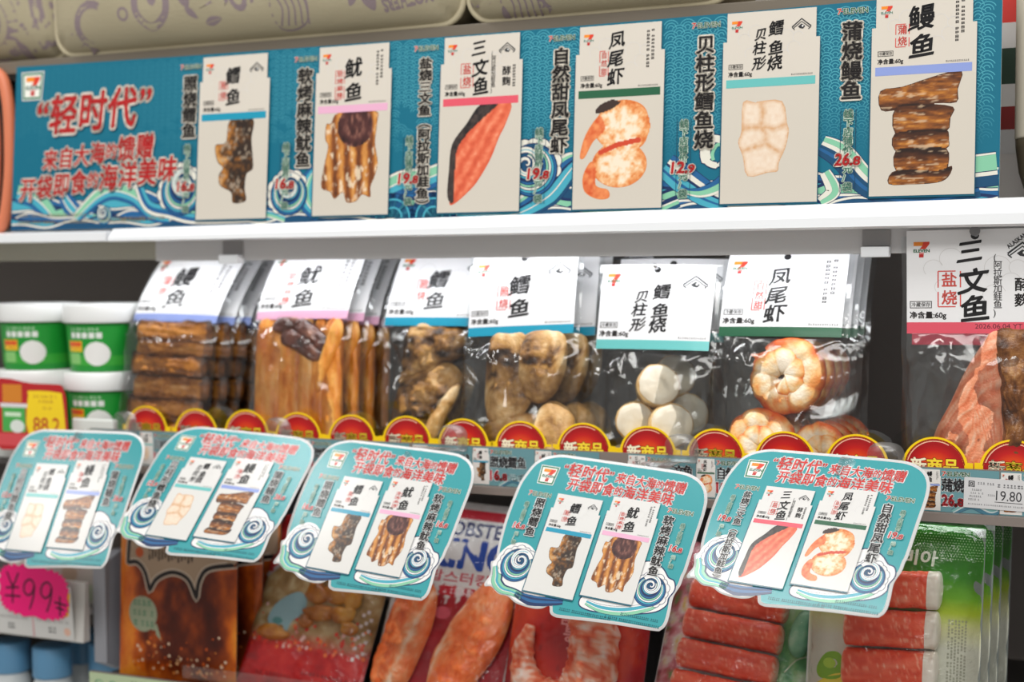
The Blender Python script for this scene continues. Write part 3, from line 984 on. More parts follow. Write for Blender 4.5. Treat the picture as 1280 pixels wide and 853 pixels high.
    clipf([(-395, 26), (-378, 24), (-360, 30), (-348, 40)], [4, 10, 14, 18], [(BLUE, 1), (MINT, 1.3), (FOAM, .6)][::-1], 6)
    P.stroke(smooth_loop([(-352, 72), (-366, 76), (-374, 66), (-372, 54), (-362, 50), (-357, 55)], 8, False), [9] * 8 + [12] * 16 + [8] * 8 + [5] * 9, NAVY, 8)
    P.stroke(smooth_loop([(-352, 72), (-366, 76), (-374, 66), (-372, 54), (-362, 50), (-357, 55)], 8, False), [7] * 8 + [10] * 16 + [6] * 8 + [3] * 9, FOAM, 9)
    P.stroke(smooth_loop([(-352, 68), (-362, 70), (-367, 62), (-366, 55)], 6, False), 3.4, MINT, 10)
    clipf([(-262, 66), (-242, 54), (-215, 26), (-170, 14), (-120, 24)], [18, 24, 24, 20, 22], [(DEEP, 1.2), (BLUE, .8), (DEEP, .8), (FOAM, 1), (MINT, 1.3), (FOAM, .4)], 5)
    clipf([(-258, 40), (-250, 22), (-262, 12)], [10, 14, 8], [(FOAM, 1), (MINT, 1), (FOAM, .3)], 7)
    clipf([(-126, 36), (-114, 37), (-104, 38)], [30, 30, 30], [(DEEP, 1.6), (FOAM, .6), (NAVY, .1), (MINT, 2.4), (FOAM, .3)], 6)
    # clip everything to the board by covering nothing: strokes stay inside its foot
    # left block of lettering
    logo_box(P, -1228, 160, 32, 14)
    H, Rr = lin((218, 211, 198)), lin((198, 40, 42))
    sh = lin((0, 70, 96))
    def bigline(t, x0, x1, y0, y1, sizes, bold, halo, w, shear=.10):
        n = len(t)
        tot = sum(sizes)
        x = x0
        for i, ch in enumerate(t):
            k = (x1 - x0) * sizes[i] / tot
            f = (i + .5) / n
            yc = y0 + (y1 - y0) * f
            em = k * .98
            if ch in '“”':
                em = k * 1.9
                bx = (x + k * .18, yc + em * .14, x + k * .86, yc + em * .44)
                P.text(ch, Rr, w + 1, box=bx, bold=.02, halo=.06, hcol=H, shear=shear)
                x += k
                continue
            P.text(ch, sh, w, cell=(x + k / 2 + 1.2, yc - 1.6, em, em * 1.18), bold=bold + halo, shear=shear)
            P.text(ch, Rr, w + 1, cell=(x + k / 2, yc, em, em * 1.18), bold=bold, halo=halo, hcol=H, shear=shear)
            x += k
    bigline('“轻时代”', -1206, -1034, 135, 146, [.55, 1.1, 1.1, 1.1, .55], .022, .06, 14)
    bigline('来自大海的馈赠', -1192, -1029, 84, 97, [1, 1, 1, 1, .72, 1.15, 1.15], .02, .06, 14)
    bigline('开袋即食的海洋美味', -1226, -996, 49, 69, [1, 1, 1, 1, .68, 1.1, 1.1, 1.1, 1.1], .02, .06, 14)
    gr = lin((150, 140, 110))
    P.micro(-1226, 17, -1120, 20.5, gr, 15, 3.2, False, 8)
    P.micro(-1226, 9, -1040, 12.5, gr, 15, 3.2, False, 9)
    P.micro(-1095, 11, -1010, 14.5, gr, 15, 3.2, False, 10)
    # products
    for k, x, y in pk:
        P.rect(x - 48, y - 2, x + 47.5, y + 150, lin((0, 84, 108)), 39)
        P.merge(pack_art(k, 1.1, ((214, 207, 196), (210, 203, 191))), 1.0, x, y, 40)  # pack paper darkened and warmed: the banner's dimmer light put into its colour
    names = [('照烧鳕鱼', -981.5, 175, 102), ('软烤麻辣鱿鱼', -829, 174, 63), ('盐烧三文鱼︵阿拉斯加鲑鱼︶', -681, 176, 12), ('自然甜凤尾虾', -527, 176, 67), ('贝柱形鳕鱼烧', -376, 178, 66), ('蒲烧鳗鱼', -235, 181, 106)]
    cols = [(-983, 96, 16), (-851, 92, 17), (-698, 93, 18), (-549, 95, 17), (-396, 96, 18), (-237, 98, 20)]
    price = ['16.8', '16.8', '19.8', '19.8', '12.9', '26.8']
    for (t, x, y1, y0), (cx, c1, c0), p in zip(names, cols, price):
        em = min(19, (y1 - y0) / len(t) * 1.06)
        for i, ch in enumerate(t):
            h = (y1 - y0) / len(t)
            P.text(ch, INK, 27, cell=(x, y1 - h * (i + .5), 19.5 if len(t) < 9 else 15.5, h * 1.0), bold=.024, halo=.085, hcol=H)
        wordmark(P, x - 14, x + 14, y1 + 10, 5.4, 26, halo=.045)
        gh = lin((44, 112, 94))
        hh = (c1 - c0) / 9.2
        for i, ch in enumerate('线下店铺价'):
            P.text(ch, gh, 27, cell=(cx, c1 - hh * (i + .5), 9, 8.6), bold=.0, halo=.10, hcol=lin((196, 214, 198)))
        for i, ch in enumerate('元/袋'):
            P.text(ch, gh, 27, cell=(cx, c1 - hh * (i + 6.6), 9, 8.6), bold=.0, halo=.10, hcol=lin((196, 214, 198)))
        yp = c1 - hh * 5.6
        P.text(p.split('.')[0] + '.', Rr, 29, box=(cx - 12, yp - 5, cx + 4, yp + 6), bold=.03, halo=.07, hcol=H, shear=.1)
        P.text(p.split('.')[1], Rr, 29, box=(cx + 5, yp - 5, cx + 11, yp + 3), bold=.03, halo=.07, hcol=H, shear=.1)
        for sx in (-7, 7):
            P.line(cx + sx, c1, cx + sx, c1 - hh * 4.9, .5, lin((24, 60, 84)), 26)
            P.line(cx + sx, c1 - hh * 6.2, cx + sx, c0, .5, lin((24, 60, 84)), 26)
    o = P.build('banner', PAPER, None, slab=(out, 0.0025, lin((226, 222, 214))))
    o.matrix_world = frame((0, -0.0005, 0.0467), tilt=5)
    tag(o, 'long teal banner of seafood packs with waves and red lettering above the hanging packs', 'banner')
banner()

# ------------------------------------------------------------------ hanging promotion cards
CARD = smooth_loop([(-85, 254), (-62, 260.5), (-30, 261.5), (60, 262.5), (150, 263), (182, 260), (206, 248), (220, 228), (225, 200), (224, 150), (223, 92), (221, 78), (220, 62), (214, 40), (216, 14), (216, -6), (210, -18), (196, -22.5),
     (120, -26), (40, -33), (24, -33.5), (14, -29), (8, -17), (-4, -24), (-22, -27), (-52, -24), (-72, -15), (-90, -14), (-108, -4), (-119, -6), (-122, 0), (-117, 18), (-124, 38), (-116, 46), (-121, 66), (-126, 120), (-125, 180), (-121, 205), (-110, 234), (-98, 247)], 5)
def inset(pts, d):
    A = np.array(pts)
    t = np.roll(A, -1, 0) - np.roll(A, 1, 0)
    t /= np.maximum(np.linalg.norm(t, axis=1, keepdims=True), 1e-9)
    s = 1 if sum(A[i][0] * A[(i + 1) % len(A)][1] - A[(i + 1) % len(A)][0] * A[i][1] for i in range(len(A))) < 0 else -1
    N = np.stack([t[:, 1], -t[:, 0]], 1) * s
    return [tuple(p) for p in A + N * d]

NAME = {'cod': '照烧鳕鱼', 'squid': '软烤麻辣鱿鱼', 'salmon': '盐烧三文鱼︵阿拉斯加鲑鱼︶', 'prawn': '自然甜凤尾虾', 'shellfish': '贝柱形鳕鱼烧', 'eel': '蒲烧鳗鱼'}
PRICE = {'cod': '16.8', 'squid': '16.8', 'salmon': '19.8', 'prawn': '19.8', 'shellfish': '12.9', 'eel': '26.8'}

def card(left, right, M, label):
    P = Print()
    TE = lin((44, 153, 160))
    Hh, Rr = lin((238, 238, 238)), lin((222, 58, 54))
    P.poly(inset(CARD, 5.2), TE, 1)
    # foot band keeps the teal; waves left and right
    wl = smooth_loop([(-118, 40), (-112, 60), (-100, 76), (-80, 84), (-60, 80), (-40, 60), (-30, 20), (0, -6), (6, -14), (-4, -21), (-22, -24), (-52, -21), (-72, -12), (-90, -11), (-106, -1), (-117, -1), (-113, 18), (-120, 36)], 4)
    P.poly(wl, W_, 2)
    flow(P, [(-112, 34), (-104, 18), (-100, 6), (-86, -4), (-66, -6), (-46, -10)], [10, 20, 18, 14, 12], [(MINT, 1.2), (FOAM, .3), (SKY, .8), (MINT, 1), (NAVY, .5)], 3)
    flow(P, [(-60, -8), (-30, -14), (-4, -12), (30, -6)], [8, 18, 16, 8], [(NAVY, 1), (BLUE, 1), (NAVY, .7), (BLUE, .6)], 3)
    swirl(P, -74, 42, 30, 4, 1, 1.2, foam=W_)
    wr = smooth_loop([(60, -4), (64, 12), (100, 14), (140, 80), (160, 92), (182, 84), (196, 70), (207, 66), (212, 52), (206, 36), (206, 24), (192, 10), (160, 0), (110, -8), (80, -10)], 4)
    P.poly(inset(wr, -2.2), NAVY, 2)
    P.poly(wr, W_, 3)
    flow(P, [(70, 2), (100, -4), (140, 0), (180, 16), (200, 34)], [8, 14, 16, 14, 6], [(MINT, 1), (W_, .3), (SKY, 1), (W_, .4)], 4)
    swirl(P, 172, 42, 27, 5, -1, 1.6, foam=W_)
    # heading
    logo_box(P, -92, 200, 34, 6)
    def row(t, x0, x1, y0, y1, em, sizes):
        tot = sum(sizes)
        x = x0
        for i, ch in enumerate(t):
            k = (x1 - x0) * sizes[i] / tot
            yc = y0 + (y1 - y0) * i / len(t)
            e = em * (sizes[i] if ch not in '“”' else 1.0)
            if ch in '“”':
                P.text(ch, Rr, 8, box=(x + k * .1, yc + 3, x + k * .8, yc + 9), bold=.02, halo=.05, hcol=Hh, shear=.08)
                x += k
                continue
            P.text(ch, Rr, 7, cell=(x + k / 2, yc, e, e * 1.12), bold=.016, halo=.08, hcol=Hh, shear=.08)
            x += k
    row('“轻时代”', -50, 48, 233.5, 232.5, 23, [.45, 1.1, 1.1, 1.1, .45])
    row('来自大海的馈赠', 52, 182, 232.5, 231, 19, [1, 1, 1, 1, .75, 1.1, 1.1])
    row('开袋即食的海洋美味', -33, 166, 207, 208, 22, [1, 1, 1, 1, .75, 1.05, 1.05, 1.05, 1.05])
    # packs
    for k, dx, dy in ((left, 0, 0), (right, 103, 11.6)):
        P.rect(dx - 48.5, dy - 2.5, dx + 46.5, dy + 150, lin((30, 96, 116)), 29)
        P.merge(pack_art(k, 1.3, ((222, 221, 219), (219, 218, 215))), 1.0, dx, dy, 30)
    gh = lin((64, 134, 112))
    gc = lin((206, 226, 214))
    for k, x, y1, ex, side in ((left, -71, 171, (-99, -56, 178.5), -1), (right, 168.5, 178, (161, 206, 188.5), 1)):
        t = NAME[k]
        h = 18.6 if len(t) < 8 else 13.6
        for i, ch in enumerate(t):
            P.text(ch, INK, 24, cell=(x, y1 - h * (i + .5), 19.5 if len(t) < 8 else 15, h * 1.0), bold=.026, halo=.07, hcol=Hh)
        wordmark(P, ex[0], ex[1], ex[2], 8.5, 8)
        cx = -95 if side < 0 else 195
        ct = 160 if side < 0 else 168
        for i, ch in enumerate('线下店铺价'): P.text(ch, gh, 24, cell=(cx, ct - 7.6 * (i + .5), 8, 8), bold=.0, halo=.11, hcol=gc)
        p = PRICE[k]
        P.text(p.split('.')[0] + '.', Rr, 26, box=(cx - 11, ct - 52, cx + 4, ct - 41), bold=.03, halo=.07, hcol=Hh, shear=.1)
        P.text(p.split('.')[1], Rr, 26, box=(cx + 5, ct - 52, cx + 11, ct - 44), bold=.03, halo=.07, hcol=Hh, shear=.1)
        for i, ch in enumerate('元/袋'): P.text(ch, gh, 24, cell=(cx, ct - 58 - 8 * (i + .5), 8, 8), bold=.0, halo=.11, hcol=gc)
    ft = lin((14, 84, 96))
    P.micro(28, -21, 120, -16, ft, 6, 3.4, False, 21)
    P.micro(110, -18, 205, -13.5, ft, 6, 3.4, False, 22)
    P.micro(135, -8, 200, -3.5, ft, 6, 3.4, False, 23)
    root = tag(empty('promotion_card', mat=M), label, 'sign', 'teal promotion cards hanging from the shelf edge')
    o = P.build('board', GLOSSY, root, scale=.00056, slab=(CARD, 0.0008, lin((236, 236, 236))))
    return root

POSES = [((-1.1252, -0.1159, -0.3136), ((0.9989, 0.0114, -0.0453), (-0.0451, 0.4841, -0.8739), (0.012, 0.875, 0.4841))),
 ((-0.9263, -0.122, -0.2845), ((0.9983, 0.0492, 0.0322), (-0.0112, 0.6957, -0.7183), (-0.0577, 0.7167, 0.695))),
 ((-0.732, -0.118, -0.3052), ((0.9938, 0.1028, -0.0432), (-0.0939, 0.5616, -0.822), (-0.0602, 0.821, 0.5678))),
 ((-0.4923, -0.1203, -0.3097), ((0.9933, 0.1139, -0.0207), (-0.0821, 0.567, -0.8196), (-0.0816, 0.8158, 0.5725))),
 ((-0.2932, -0.1243, -0.2828), ((0.9754, 0.1623, -0.1492), (-0.2198, 0.659, -0.7193), (-0.0184, 0.7344, 0.6784)))]
CARDS = [('shellfish', 'eel', 'hanging teal card of shellfish and eel packs below the green tubs'), ('shellfish', 'eel', 'hanging teal card of shellfish and eel packs in front of the brown sauce pouches'),
         ('cod', 'squid', 'hanging teal card of cod and squid packs above the red pouch with fried pieces'), ('cod', 'squid', 'hanging teal card of cod and squid packs above the curled red lobster pouch'),
         ('salmon', 'prawn', 'hanging teal card of salmon and prawn packs above the crab stick packs')]
for (T, Rm), (l, r, lab) in zip(POSES, CARDS):
    M = Matrix([list(Rm[i]) + [T[i]] for i in range(3)] + [[0, 0, 0, 1]])
    c = card(l, r, M, lab)
    # the springy clear strip that holds the card out from the shelf edge
    tx = {0: 60, 1: 70, 2: 95, 3: 110, 4: 95}[POSES.index((T, Rm))]
    a = M @ Vector((tx * .00056, 261 * .00056, -.0012))
    b = M @ Vector((tx * .00056, 225 * .00056, -.0012))
    e = Vector((a.x + .016, -.0035, -.1935))
    path = smooth_loop([tuple(b), tuple(a), tuple(a.lerp(e, .5) + Vector((0, -.003, .004))), tuple(e), (e.x + .002, -.0035, -.178), (e.x + .002, -.0035, -.166)], 7, False)
    np_ = len(path)
    V, F = [], []
    for i, p in enumerate(path):
        hw = .017 * min(1, math.sqrt(max(.02, 1 - max(0, (i - (np_ - 8)) / 7.2) ** 2)))
        V += [(p[0] + s * hw, p[1], p[2]) for s in (-1, 1)]
    F = [(2 * i, 2 * i + 1, 2 * i + 3, 2 * i + 2) for i in range(np_ - 1)]
    bpy.context.view_layer.update()
    s_ = mesh('hanging_strip', V, F, STRIP, None, True)
    so = s_.modifiers.new('thick', 'SOLIDIFY'); so.thickness = .0004
    sub(s_, c)
    s_['label'] = 'clear plastic strip'
# ------------------------------------------------------------------ helper: a point of the view at a given depth
def at(px, py, Y):
    d = CAMR @ np.array([(px - 640) / FPX, (426.5 - py) / FPX, 1.0])
    return EYE + d * ((Y - EYE[1]) / d[1])

# ------------------------------------------------------------------ "new product" tags along the middle shelf
YEL = lin((255, 214, 10))
def new_tag_mesh():
    P = Print()
    arc = [(30 * math.cos(a), 30 * math.sin(a)) for a in np.linspace(math.asin(7 / 30), math.pi - math.asin(7 / 30), 40)]
    out = [(-34, -14), (34, -14), (34, 7)] + arc + [(-34, 7)]
    P.poly(out, YEL, 1)
    def f(X, Y):
        d = np.hypot(X, Y - 1)
        t = 1.0 * np.clip(1 - np.hypot(X / 24, (Y - 1) / 22), 0, 1)
        return ramp(t, [(0, (170, 12, 20)), (.25, (200, 26, 24)), (.55, (230, 72, 22)), (1, (252, 164, 40))]), (d <= 26.6) & (Y > -13.6)
    P.raster(f, -27, -14, 27, 28, .7, 2)
    P.ring(0, 1, 26.2, 27.2, lin((150, 20, 22)), 3, 8, 172, n=40)
    P.ring(0, 1, 24.6, 25.5, lin((250, 196, 170)), 3, 60, 165, n=30)
    for i, (ch, c) in enumerate(zip('新商品', ((255, 246, 214), (255, 226, 60), (255, 226, 60)))):
        P.text(ch, lin(c), 4, cell=(-14.5 + 14.5 * i, 2.6, 15, 15.5), bold=.03, halo=.045, hcol=lin((150, 30, 16)))
    return P
_np = new_tag_mesh()
TAGX = [-1.0494, -0.9796, -0.9109, -0.8425, -0.7742, -0.7063, -0.639, -0.5729, -0.503, -0.4348, -0.3651, -0.2965, -0.2282, -0.1569, -0.0878, -0.0185]
WHERE = ['at the left end beside the green tubs', 'second from the left end under the eel packs', 'between the eel and squid packs', 'under the left half of the squid packs', 'under the right half of the squid packs',
         'under the cod pack that hangs farther back', 'between the two cod packs', 'under the front cod pack', 'between the front cod pack and the shellfish pack', 'under the shellfish pack behind a clear strip',
         'between the shellfish and prawn packs', 'under the middle of the prawn pack', 'under the hindmost prawn packs behind a clear strip', 'under the left half of the salmon pack', 'under the right half of the salmon pack', 'just past the salmon pack']
src = None
for i, x in enumerate(TAGX[:15]):
    if src is None:
        o = src = _np.build('new_product_tag', SATIN, None, slab=([(-34, -14), (34, -14), (34, 7)] + [(30 * math.cos(a), 30 * math.sin(a)) for a in np.linspace(math.asin(7 / 30), math.pi - math.asin(7 / 30), 40)] + [(-34, 7)], .0005, YEL))
    else:
        o = src.copy()
        COL.objects.link(o)
    o.matrix_world = frame((x, 0.0078, -0.1905 + random.uniform(-.0006, .0006)), roll=random.uniform(-.8, .8))
    tag(o, 'round red and yellow new-product tag ' + WHERE[i], 'tag', 'new-product tags along the middle shelf edge')

# ------------------------------------------------------------------ paper tickets in the rail
def ticket(kind, x, label):
    P = Print()
    T = lin((104, 150, 158))
    P.rect(0, 0, 70, 40, T, 1)
    flow(P, [(30, 0), (46, 8), (62, 2), (69, 4)], [5, 8, 5], [(lin((70, 120, 140)), 1), (lin((190, 206, 206)), .5), (lin((120, 170, 170)), 1)], 2, lin((60, 100, 120)), 6)
    P.rect(1, 1, 17.5, 39, lin((214, 214, 216)), 3)
    P.merge(pack_art(kind, 2.2), .205, 9.2, 1, 4)
    t = NAME[kind].split('︵')[0]
    for i, ch in enumerate(t[:5]):
        P.text(ch, lin((52, 50, 54)), 5, cell=(24.5 + (10.4 if len(t) < 5 else 9.4) * i, 25, 10.6, 12.6), bold=.014, halo=.06, hcol=lin((206, 214, 216)))
    wordmark(P, 20, 44, 35.5, 4.2, 4)
    P.text(PRICE[kind].split('.')[0] + '.', lin((206, 58, 66)), 5, box=(20, 6, 33, 16), bold=.035, halo=.06, hcol=lin((224, 220, 222)))
    P.text(PRICE[kind].split('.')[1], lin((206, 58, 66)), 5, box=(34, 6, 39, 13), bold=.035, halo=.06, hcol=lin((224, 220, 222)))
    P.text('元/袋', lin((92, 132, 140)), 5, box=(41, 6, 62, 13), bold=.01, halo=.06, hcol=lin((190, 206, 208)))
    o = P.build('price_ticket', SATIN, None, slab=([(0, 0), (70, 0), (70, 40), (0, 40)], .0004, T))
    o.matrix_world = frame((x, 0.0024, -0.2292))
    tag(o, label, 'ticket', 'teal price tickets in the middle shelf rail')
KINDS = ['shellfish', 'eel', 'eel', 'squid', 'squid', 'squid', 'cod', 'squid', 'shellfish', 'salmon', 'prawn', 'prawn', 'salmon', 'eel']
TX = [-1.126, -1.052, -0.981, -0.910, -0.839, -0.768, -0.6255, -0.5545, -0.4975, -0.4545, -0.3815, -0.3105, -0.2395, -0.1775]
TX = [-1.126, -1.055, -0.984, -0.913, -0.842, -0.771, -0.6965, -0.6255, -0.5545, -0.4535, -0.3825, -0.3115, -0.2405, -0.1695, -0.0985]
TK = ['shellfish', 'shellfish', 'eel', 'eel', 'squid', 'squid', 'squid', 'cod', 'squid', 'salmon', 'prawn', 'prawn', 'salmon', 'eel', 'eel']
TW = ['behind the left corner of the leftmost hanging card', 'between the two leftmost hanging cards', 'behind the second hanging card from the left', 'at the right of the second hanging card', 'between the second and third hanging cards', 'behind the third hanging card',
      'at the right shoulder of the third hanging card', 'for cod at 16.8 between the third and fourth hanging cards', 'touching the left shoulder of the fourth hanging card', 'for salmon right above the fourth hanging card', 'with a small prawn picture left of the rightmost hanging card', 'behind the left half of the rightmost hanging card',
      'behind the right half of the rightmost hanging card', 'for eel at 26.8 right of the rightmost hanging card', 'under the white price sticker']
for x, k, w in zip(TX, TK, TW): ticket(k, x, 'teal price ticket ' + w)

# plain white printed price sticker stuck over the last ticket
P = Print()
Wt = lin((214, 214, 216))
P.rect(0, 0, 92, 28, Wt, 1)
P.text('19.80', lin((40, 40, 46)), 2, box=(28, 8.5, 50, 17.5), bold=.0)
P.rect(27, 6.6, 51, 7.2, lin((60, 60, 64)), 2)
P.text('回', lin((50, 50, 54)), 2, cell=(6.5, 22, 6, 6), bold=.03)
g_ = lin((110, 110, 114))
P.micro(12, 22, 26, 24, g_, 2, 2.2, False, 1); P.micro(29, 20.5, 56, 23.5, g_, 2, 3.0, False, 2)
for q in range(4): P.micro(4 + q, 7 + 3 * q, 14 + q, 8.6 + 3 * q, g_, 2, 1.8, False, 5 + q)
P.micro(21, 12, 26, 13.5, g_, 2, 1.6, False, 11)
P.micro(4, 3, 52, 4.2, g_, 2, 1.6, False, 12); P.micro(58, 2.4, 86, 4, g_, 2, 1.8, False, 13)
o = P.build('price_sticker', SATIN, None, slab=([(0, 0), (92, 0), (92, 28), (0, 28)], .0003, Wt))
o.matrix_world = frame((-0.1305, 0.0015, -0.2235), roll=1.5)
tag(o, 'white printed price sticker reading 19.80 stuck on the shelf rail at the right', 'sticker')

# ------------------------------------------------------------------ solid shapes for the food
def puff(name, outline, depth, mat, parent, z0=0.0, amp=0.0015, ns=60, rings=9, sc=.00142, back=.5, p=2.0, ridge=None, seed=0, n=4, col=None):
    """a solid bulged out of an outline (mm); col = natural colour by place, ridge = grain height"""
    if col: rings, n = max(rings, 20), max(n, 7)
    L = smooth_loop(outline, n)
    c = np.mean(np.array(L), axis=0)
    m = len(L)
    V, F, XY = [], [], []
    def put(x, y, z, sign):
        X, Y = x * sc, y * sc
        XY.append((x, y))
        nz = noise.noise(Vector((X * ns + seed, Y * ns, z * ns + sign))) * amp + noise.noise(Vector((X * ns * 2.7, Y * ns * 2.7 + seed, sign))) * amp * .5
        return (X, Y, z0 + z + sign * (nz + (ridge(x, y) if ridge and sign > 0 else 0)))
    for sign, dep in ((1, depth), (-1, depth * back)):
        base = len(V)
        for r in range(rings):
            s = 1 - r / rings
            s = s ** .75
            z = dep * max(0, 1 - s ** p) ** .5
            for x, y in L: V.append(put(c[0] + (x - c[0]) * s, c[1] + (y - c[1]) * s, sign * z, sign if r else 0.001 * sign))
        V.append(put(c[0], c[1], sign * dep, sign))
        for r in range(rings - 1):
            for k in range(m):
                a, b = base + r * m + k, base + r * m + (k + 1) % m
                q = (a, b, b + m, a + m)
                F.append(q if sign > 0 else q[::-1])
        top = len(V) - 1
        for k in range(m):
            q = (base + (rings - 1) * m + k, base + (rings - 1) * m + (k + 1) % m, top)
            F.append(q if sign > 0 else q[::-1])
    o = mesh(name, V, F, mat, parent, True)
    if col:
        A = np.array(XY)
        ink(o.data, col(A[:, 0], A[:, 1]))
    return o

def eel_col(y0, y1, s):
    def f(X, Y):
        v = np.clip((Y - y0) / (y1 - y0), 0, 1)
        n = fbm(X * .05 + s, Y * .28)
        n2 = fbm(X * .3 + s, Y * .6)
        t = .10 + .62 * np.sin(v * math.pi) ** .7 * (.45 + .9 * n) + .35 * (n2 - .5) - .25 * (np.abs(X - 3) > 34)
        return ramp(t, [(0, (40, 22, 16)), (.22, (84, 48, 24)), (.45, (142, 86, 38)), (.65, (190, 124, 52)), (.85, (214, 156, 88)), (1, (232, 196, 146))])
    return f
def squid_col(s, pale=0.0):
    def f(X, Y):
        n = fbm(X * .16 + s, Y * .03)
        n2 = fbm(X * .3 + s, Y * .3)
        n3 = fbm(X * .09, Y * .07 + s)
        t = .52 + pale + .6 * (n - .5) + .25 * (n2 - .5) + .4 * (n3 - .5) - .25 * np.clip((12 - Y) / 12, 0, 1)
        return ramp(t, [(0, (120, 52, 14)), (.3, (190, 98, 24)), (.5, (222, 138, 48)), (.72, (236, 172, 86)), (1, (246, 212, 150))])
    return f
def cod_col(s, gold=0.0):
    def f(X, Y):
        n = fbm(X * .07 + s, Y * .07)
        n2 = fbm(X * .3 + s, Y * .3)
        n3 = fbm(X * .05 + 30, Y * .12 + s)
        t = .46 + gold + 1.0 * (n - .5) + .5 * (n2 - .5) - .5 * np.clip((n3 - .62) * 5, 0, 1)
        return ramp(t, [(0, (50, 34, 26)), (.2, (98, 66, 38)), (.42, (156, 112, 62)), (.62, (196, 150, 88)), (.8, (216, 178, 124)), (1, (236, 210, 168))])
    return f
def salmon_col(X, Y):
    d = np.hypot(X - 46, (Y - 6) * .82) + 9 * fbm(X * .05, Y * .05)
    g = np.sin(d * .95)
    n = fbm(X * .2, Y * .2)
    t = .50 + .15 * g + .12 * np.sin(d * 2.3 + 1) + .40 * (n - .5) + .2 * np.clip((40 - Y) / 40, 0, 1)
    return ramp(t, [(0, (206, 98, 58)), (.35, (232, 132, 90)), (.6, (242, 164, 126)), (.85, (248, 200, 170)), (1, (252, 226, 206))])
def skin_col(X, Y):
    n = fbm(X * .08, Y * .08 + 4)
    n2 = fbm(X * .4, Y * .4)
    t = .40 + .9 * (n - .5) + .7 * (n2 - .5) + .25 * np.clip((60 - Y) / 60, -1, 1) * 0
    return ramp(t, [(0, (34, 18, 12)), (.25, (76, 42, 22)), (.5, (124, 76, 38)), (.75, (168, 116, 66)), (1, (206, 166, 120))])

EELM = food('glazed eel', [(.25, (58, 34, 22)), (.45, (120, 72, 34)), (.6, (176, 112, 50)), (.75, (206, 148, 84))], 26, .3, (.5, 1.6, 1), .5, .5)
SQUIDM = food('roast squid', [(.25, (150, 84, 34)), (.45, (196, 124, 56)), (.62, (218, 156, 88)), (.8, (236, 200, 146))], 24, .32, (1.6, .45, 1), .5, .4)
SQUIDD = food('dark squid arm', [(.3, (52, 30, 28)), (.55, (104, 62, 52)), (.8, (170, 120, 96))], 60, .3, (1, 1, 1), .6, .6)
CODM = food('teriyaki cod', [(.28, (96, 66, 40)), (.45, (150, 108, 66)), (.58, (190, 146, 92)), (.75, (214, 176, 124))], 26, .3, (1, 1, 1), .6, .5, 5, .6)
CODG = food('grilled cod', [(.22, (74, 48, 32)), (.36, (168, 112, 58)), (.55, (210, 160, 90)), (.78, (230, 194, 136))], 20, .32, (1, 1, 1), .5, .4, 5, .4)
SCAL = food('scallop side', [(.3, (196, 150, 92)), (.6, (222, 188, 132)), (.8, (236, 214, 170))], 60, .4, (1, 1, .4), .3, .3)
SCAT = food('scallop top', [(.3, (226, 212, 186)), (.7, (240, 232, 214))], 50, .4, (1, 1, 1), .3, .3)
PRAWN = food('cooked prawn', [(.3, (222, 116, 58)), (.42, (236, 160, 106)), (.55, (244, 206, 170)), (.72, (248, 228, 206))], 40, .28, (1, 1, 1), .6, .4, 4, .8)
SALM = food('salmon flesh', [(.3, (214, 110, 72)), (.5, (232, 144, 106)), (.7, (242, 180, 146))], 24, .35, (.7, 2.2, 1), .4, .3, 3, .5)
SKIN = food('browned salmon skin', [(.28, (48, 28, 20)), (.45, (104, 62, 34)), (.62, (150, 98, 56)), (.8, (186, 140, 96))], 38, .32, (1, 1, 1), .6, .7, 6, .5)

# ------------------------------------------------------------------ hanging seafood packs
K = .00142
def film_sheet(name, parent, w, h, depth, mat, seed, z0=0.0, back=.5, amp=.0035, nu=34, nv=48, ytop=None, lean=0.0, bend=0.0, top=1.0):
    b = MB()
    for sign, dep in ((1, depth), (-1, depth * back)):
        def f(u, v, sign=sign, dep=dep):
            x, y = (u - .5) * 2, (v - .5) * 2
            e = max(0, 1 - abs(x) ** 3.5) ** .6 * max(0, 1 - abs(y) ** 5) ** .5
            if ytop: e *= min(1, max(0, (ytop - v) * 9)) * .93 + .07
            q = noise.noise(Vector((x * 2.6 + seed, y * 3.8, sign * 2.0 + seed))) + .35 * noise.noise(Vector((x * 6 + seed, y * 7, sign)))
            q += .9 * (.35 - abs(noise.noise(Vector((x * 1.7 + y * 1.2 + seed, y * 2.2 - x * .8, sign + seed)))))
            return ((u - .5) * w + .0012 * noise.noise(Vector((0, v * 9 + seed, 1.5))), v * h, z0 + sign * (.0006 + dep * e + amp * q * min(1, e * 1.5)) - lean * max(0, (v * h - 112 * K) / top) ** 1.5 - bend * abs(x) ** 2.2 * min(1, max(0, (v * h - 100 * K) / (20 * K))))
        b.grid(f, nu, nv)
    return b.build(name, mat, parent, True)

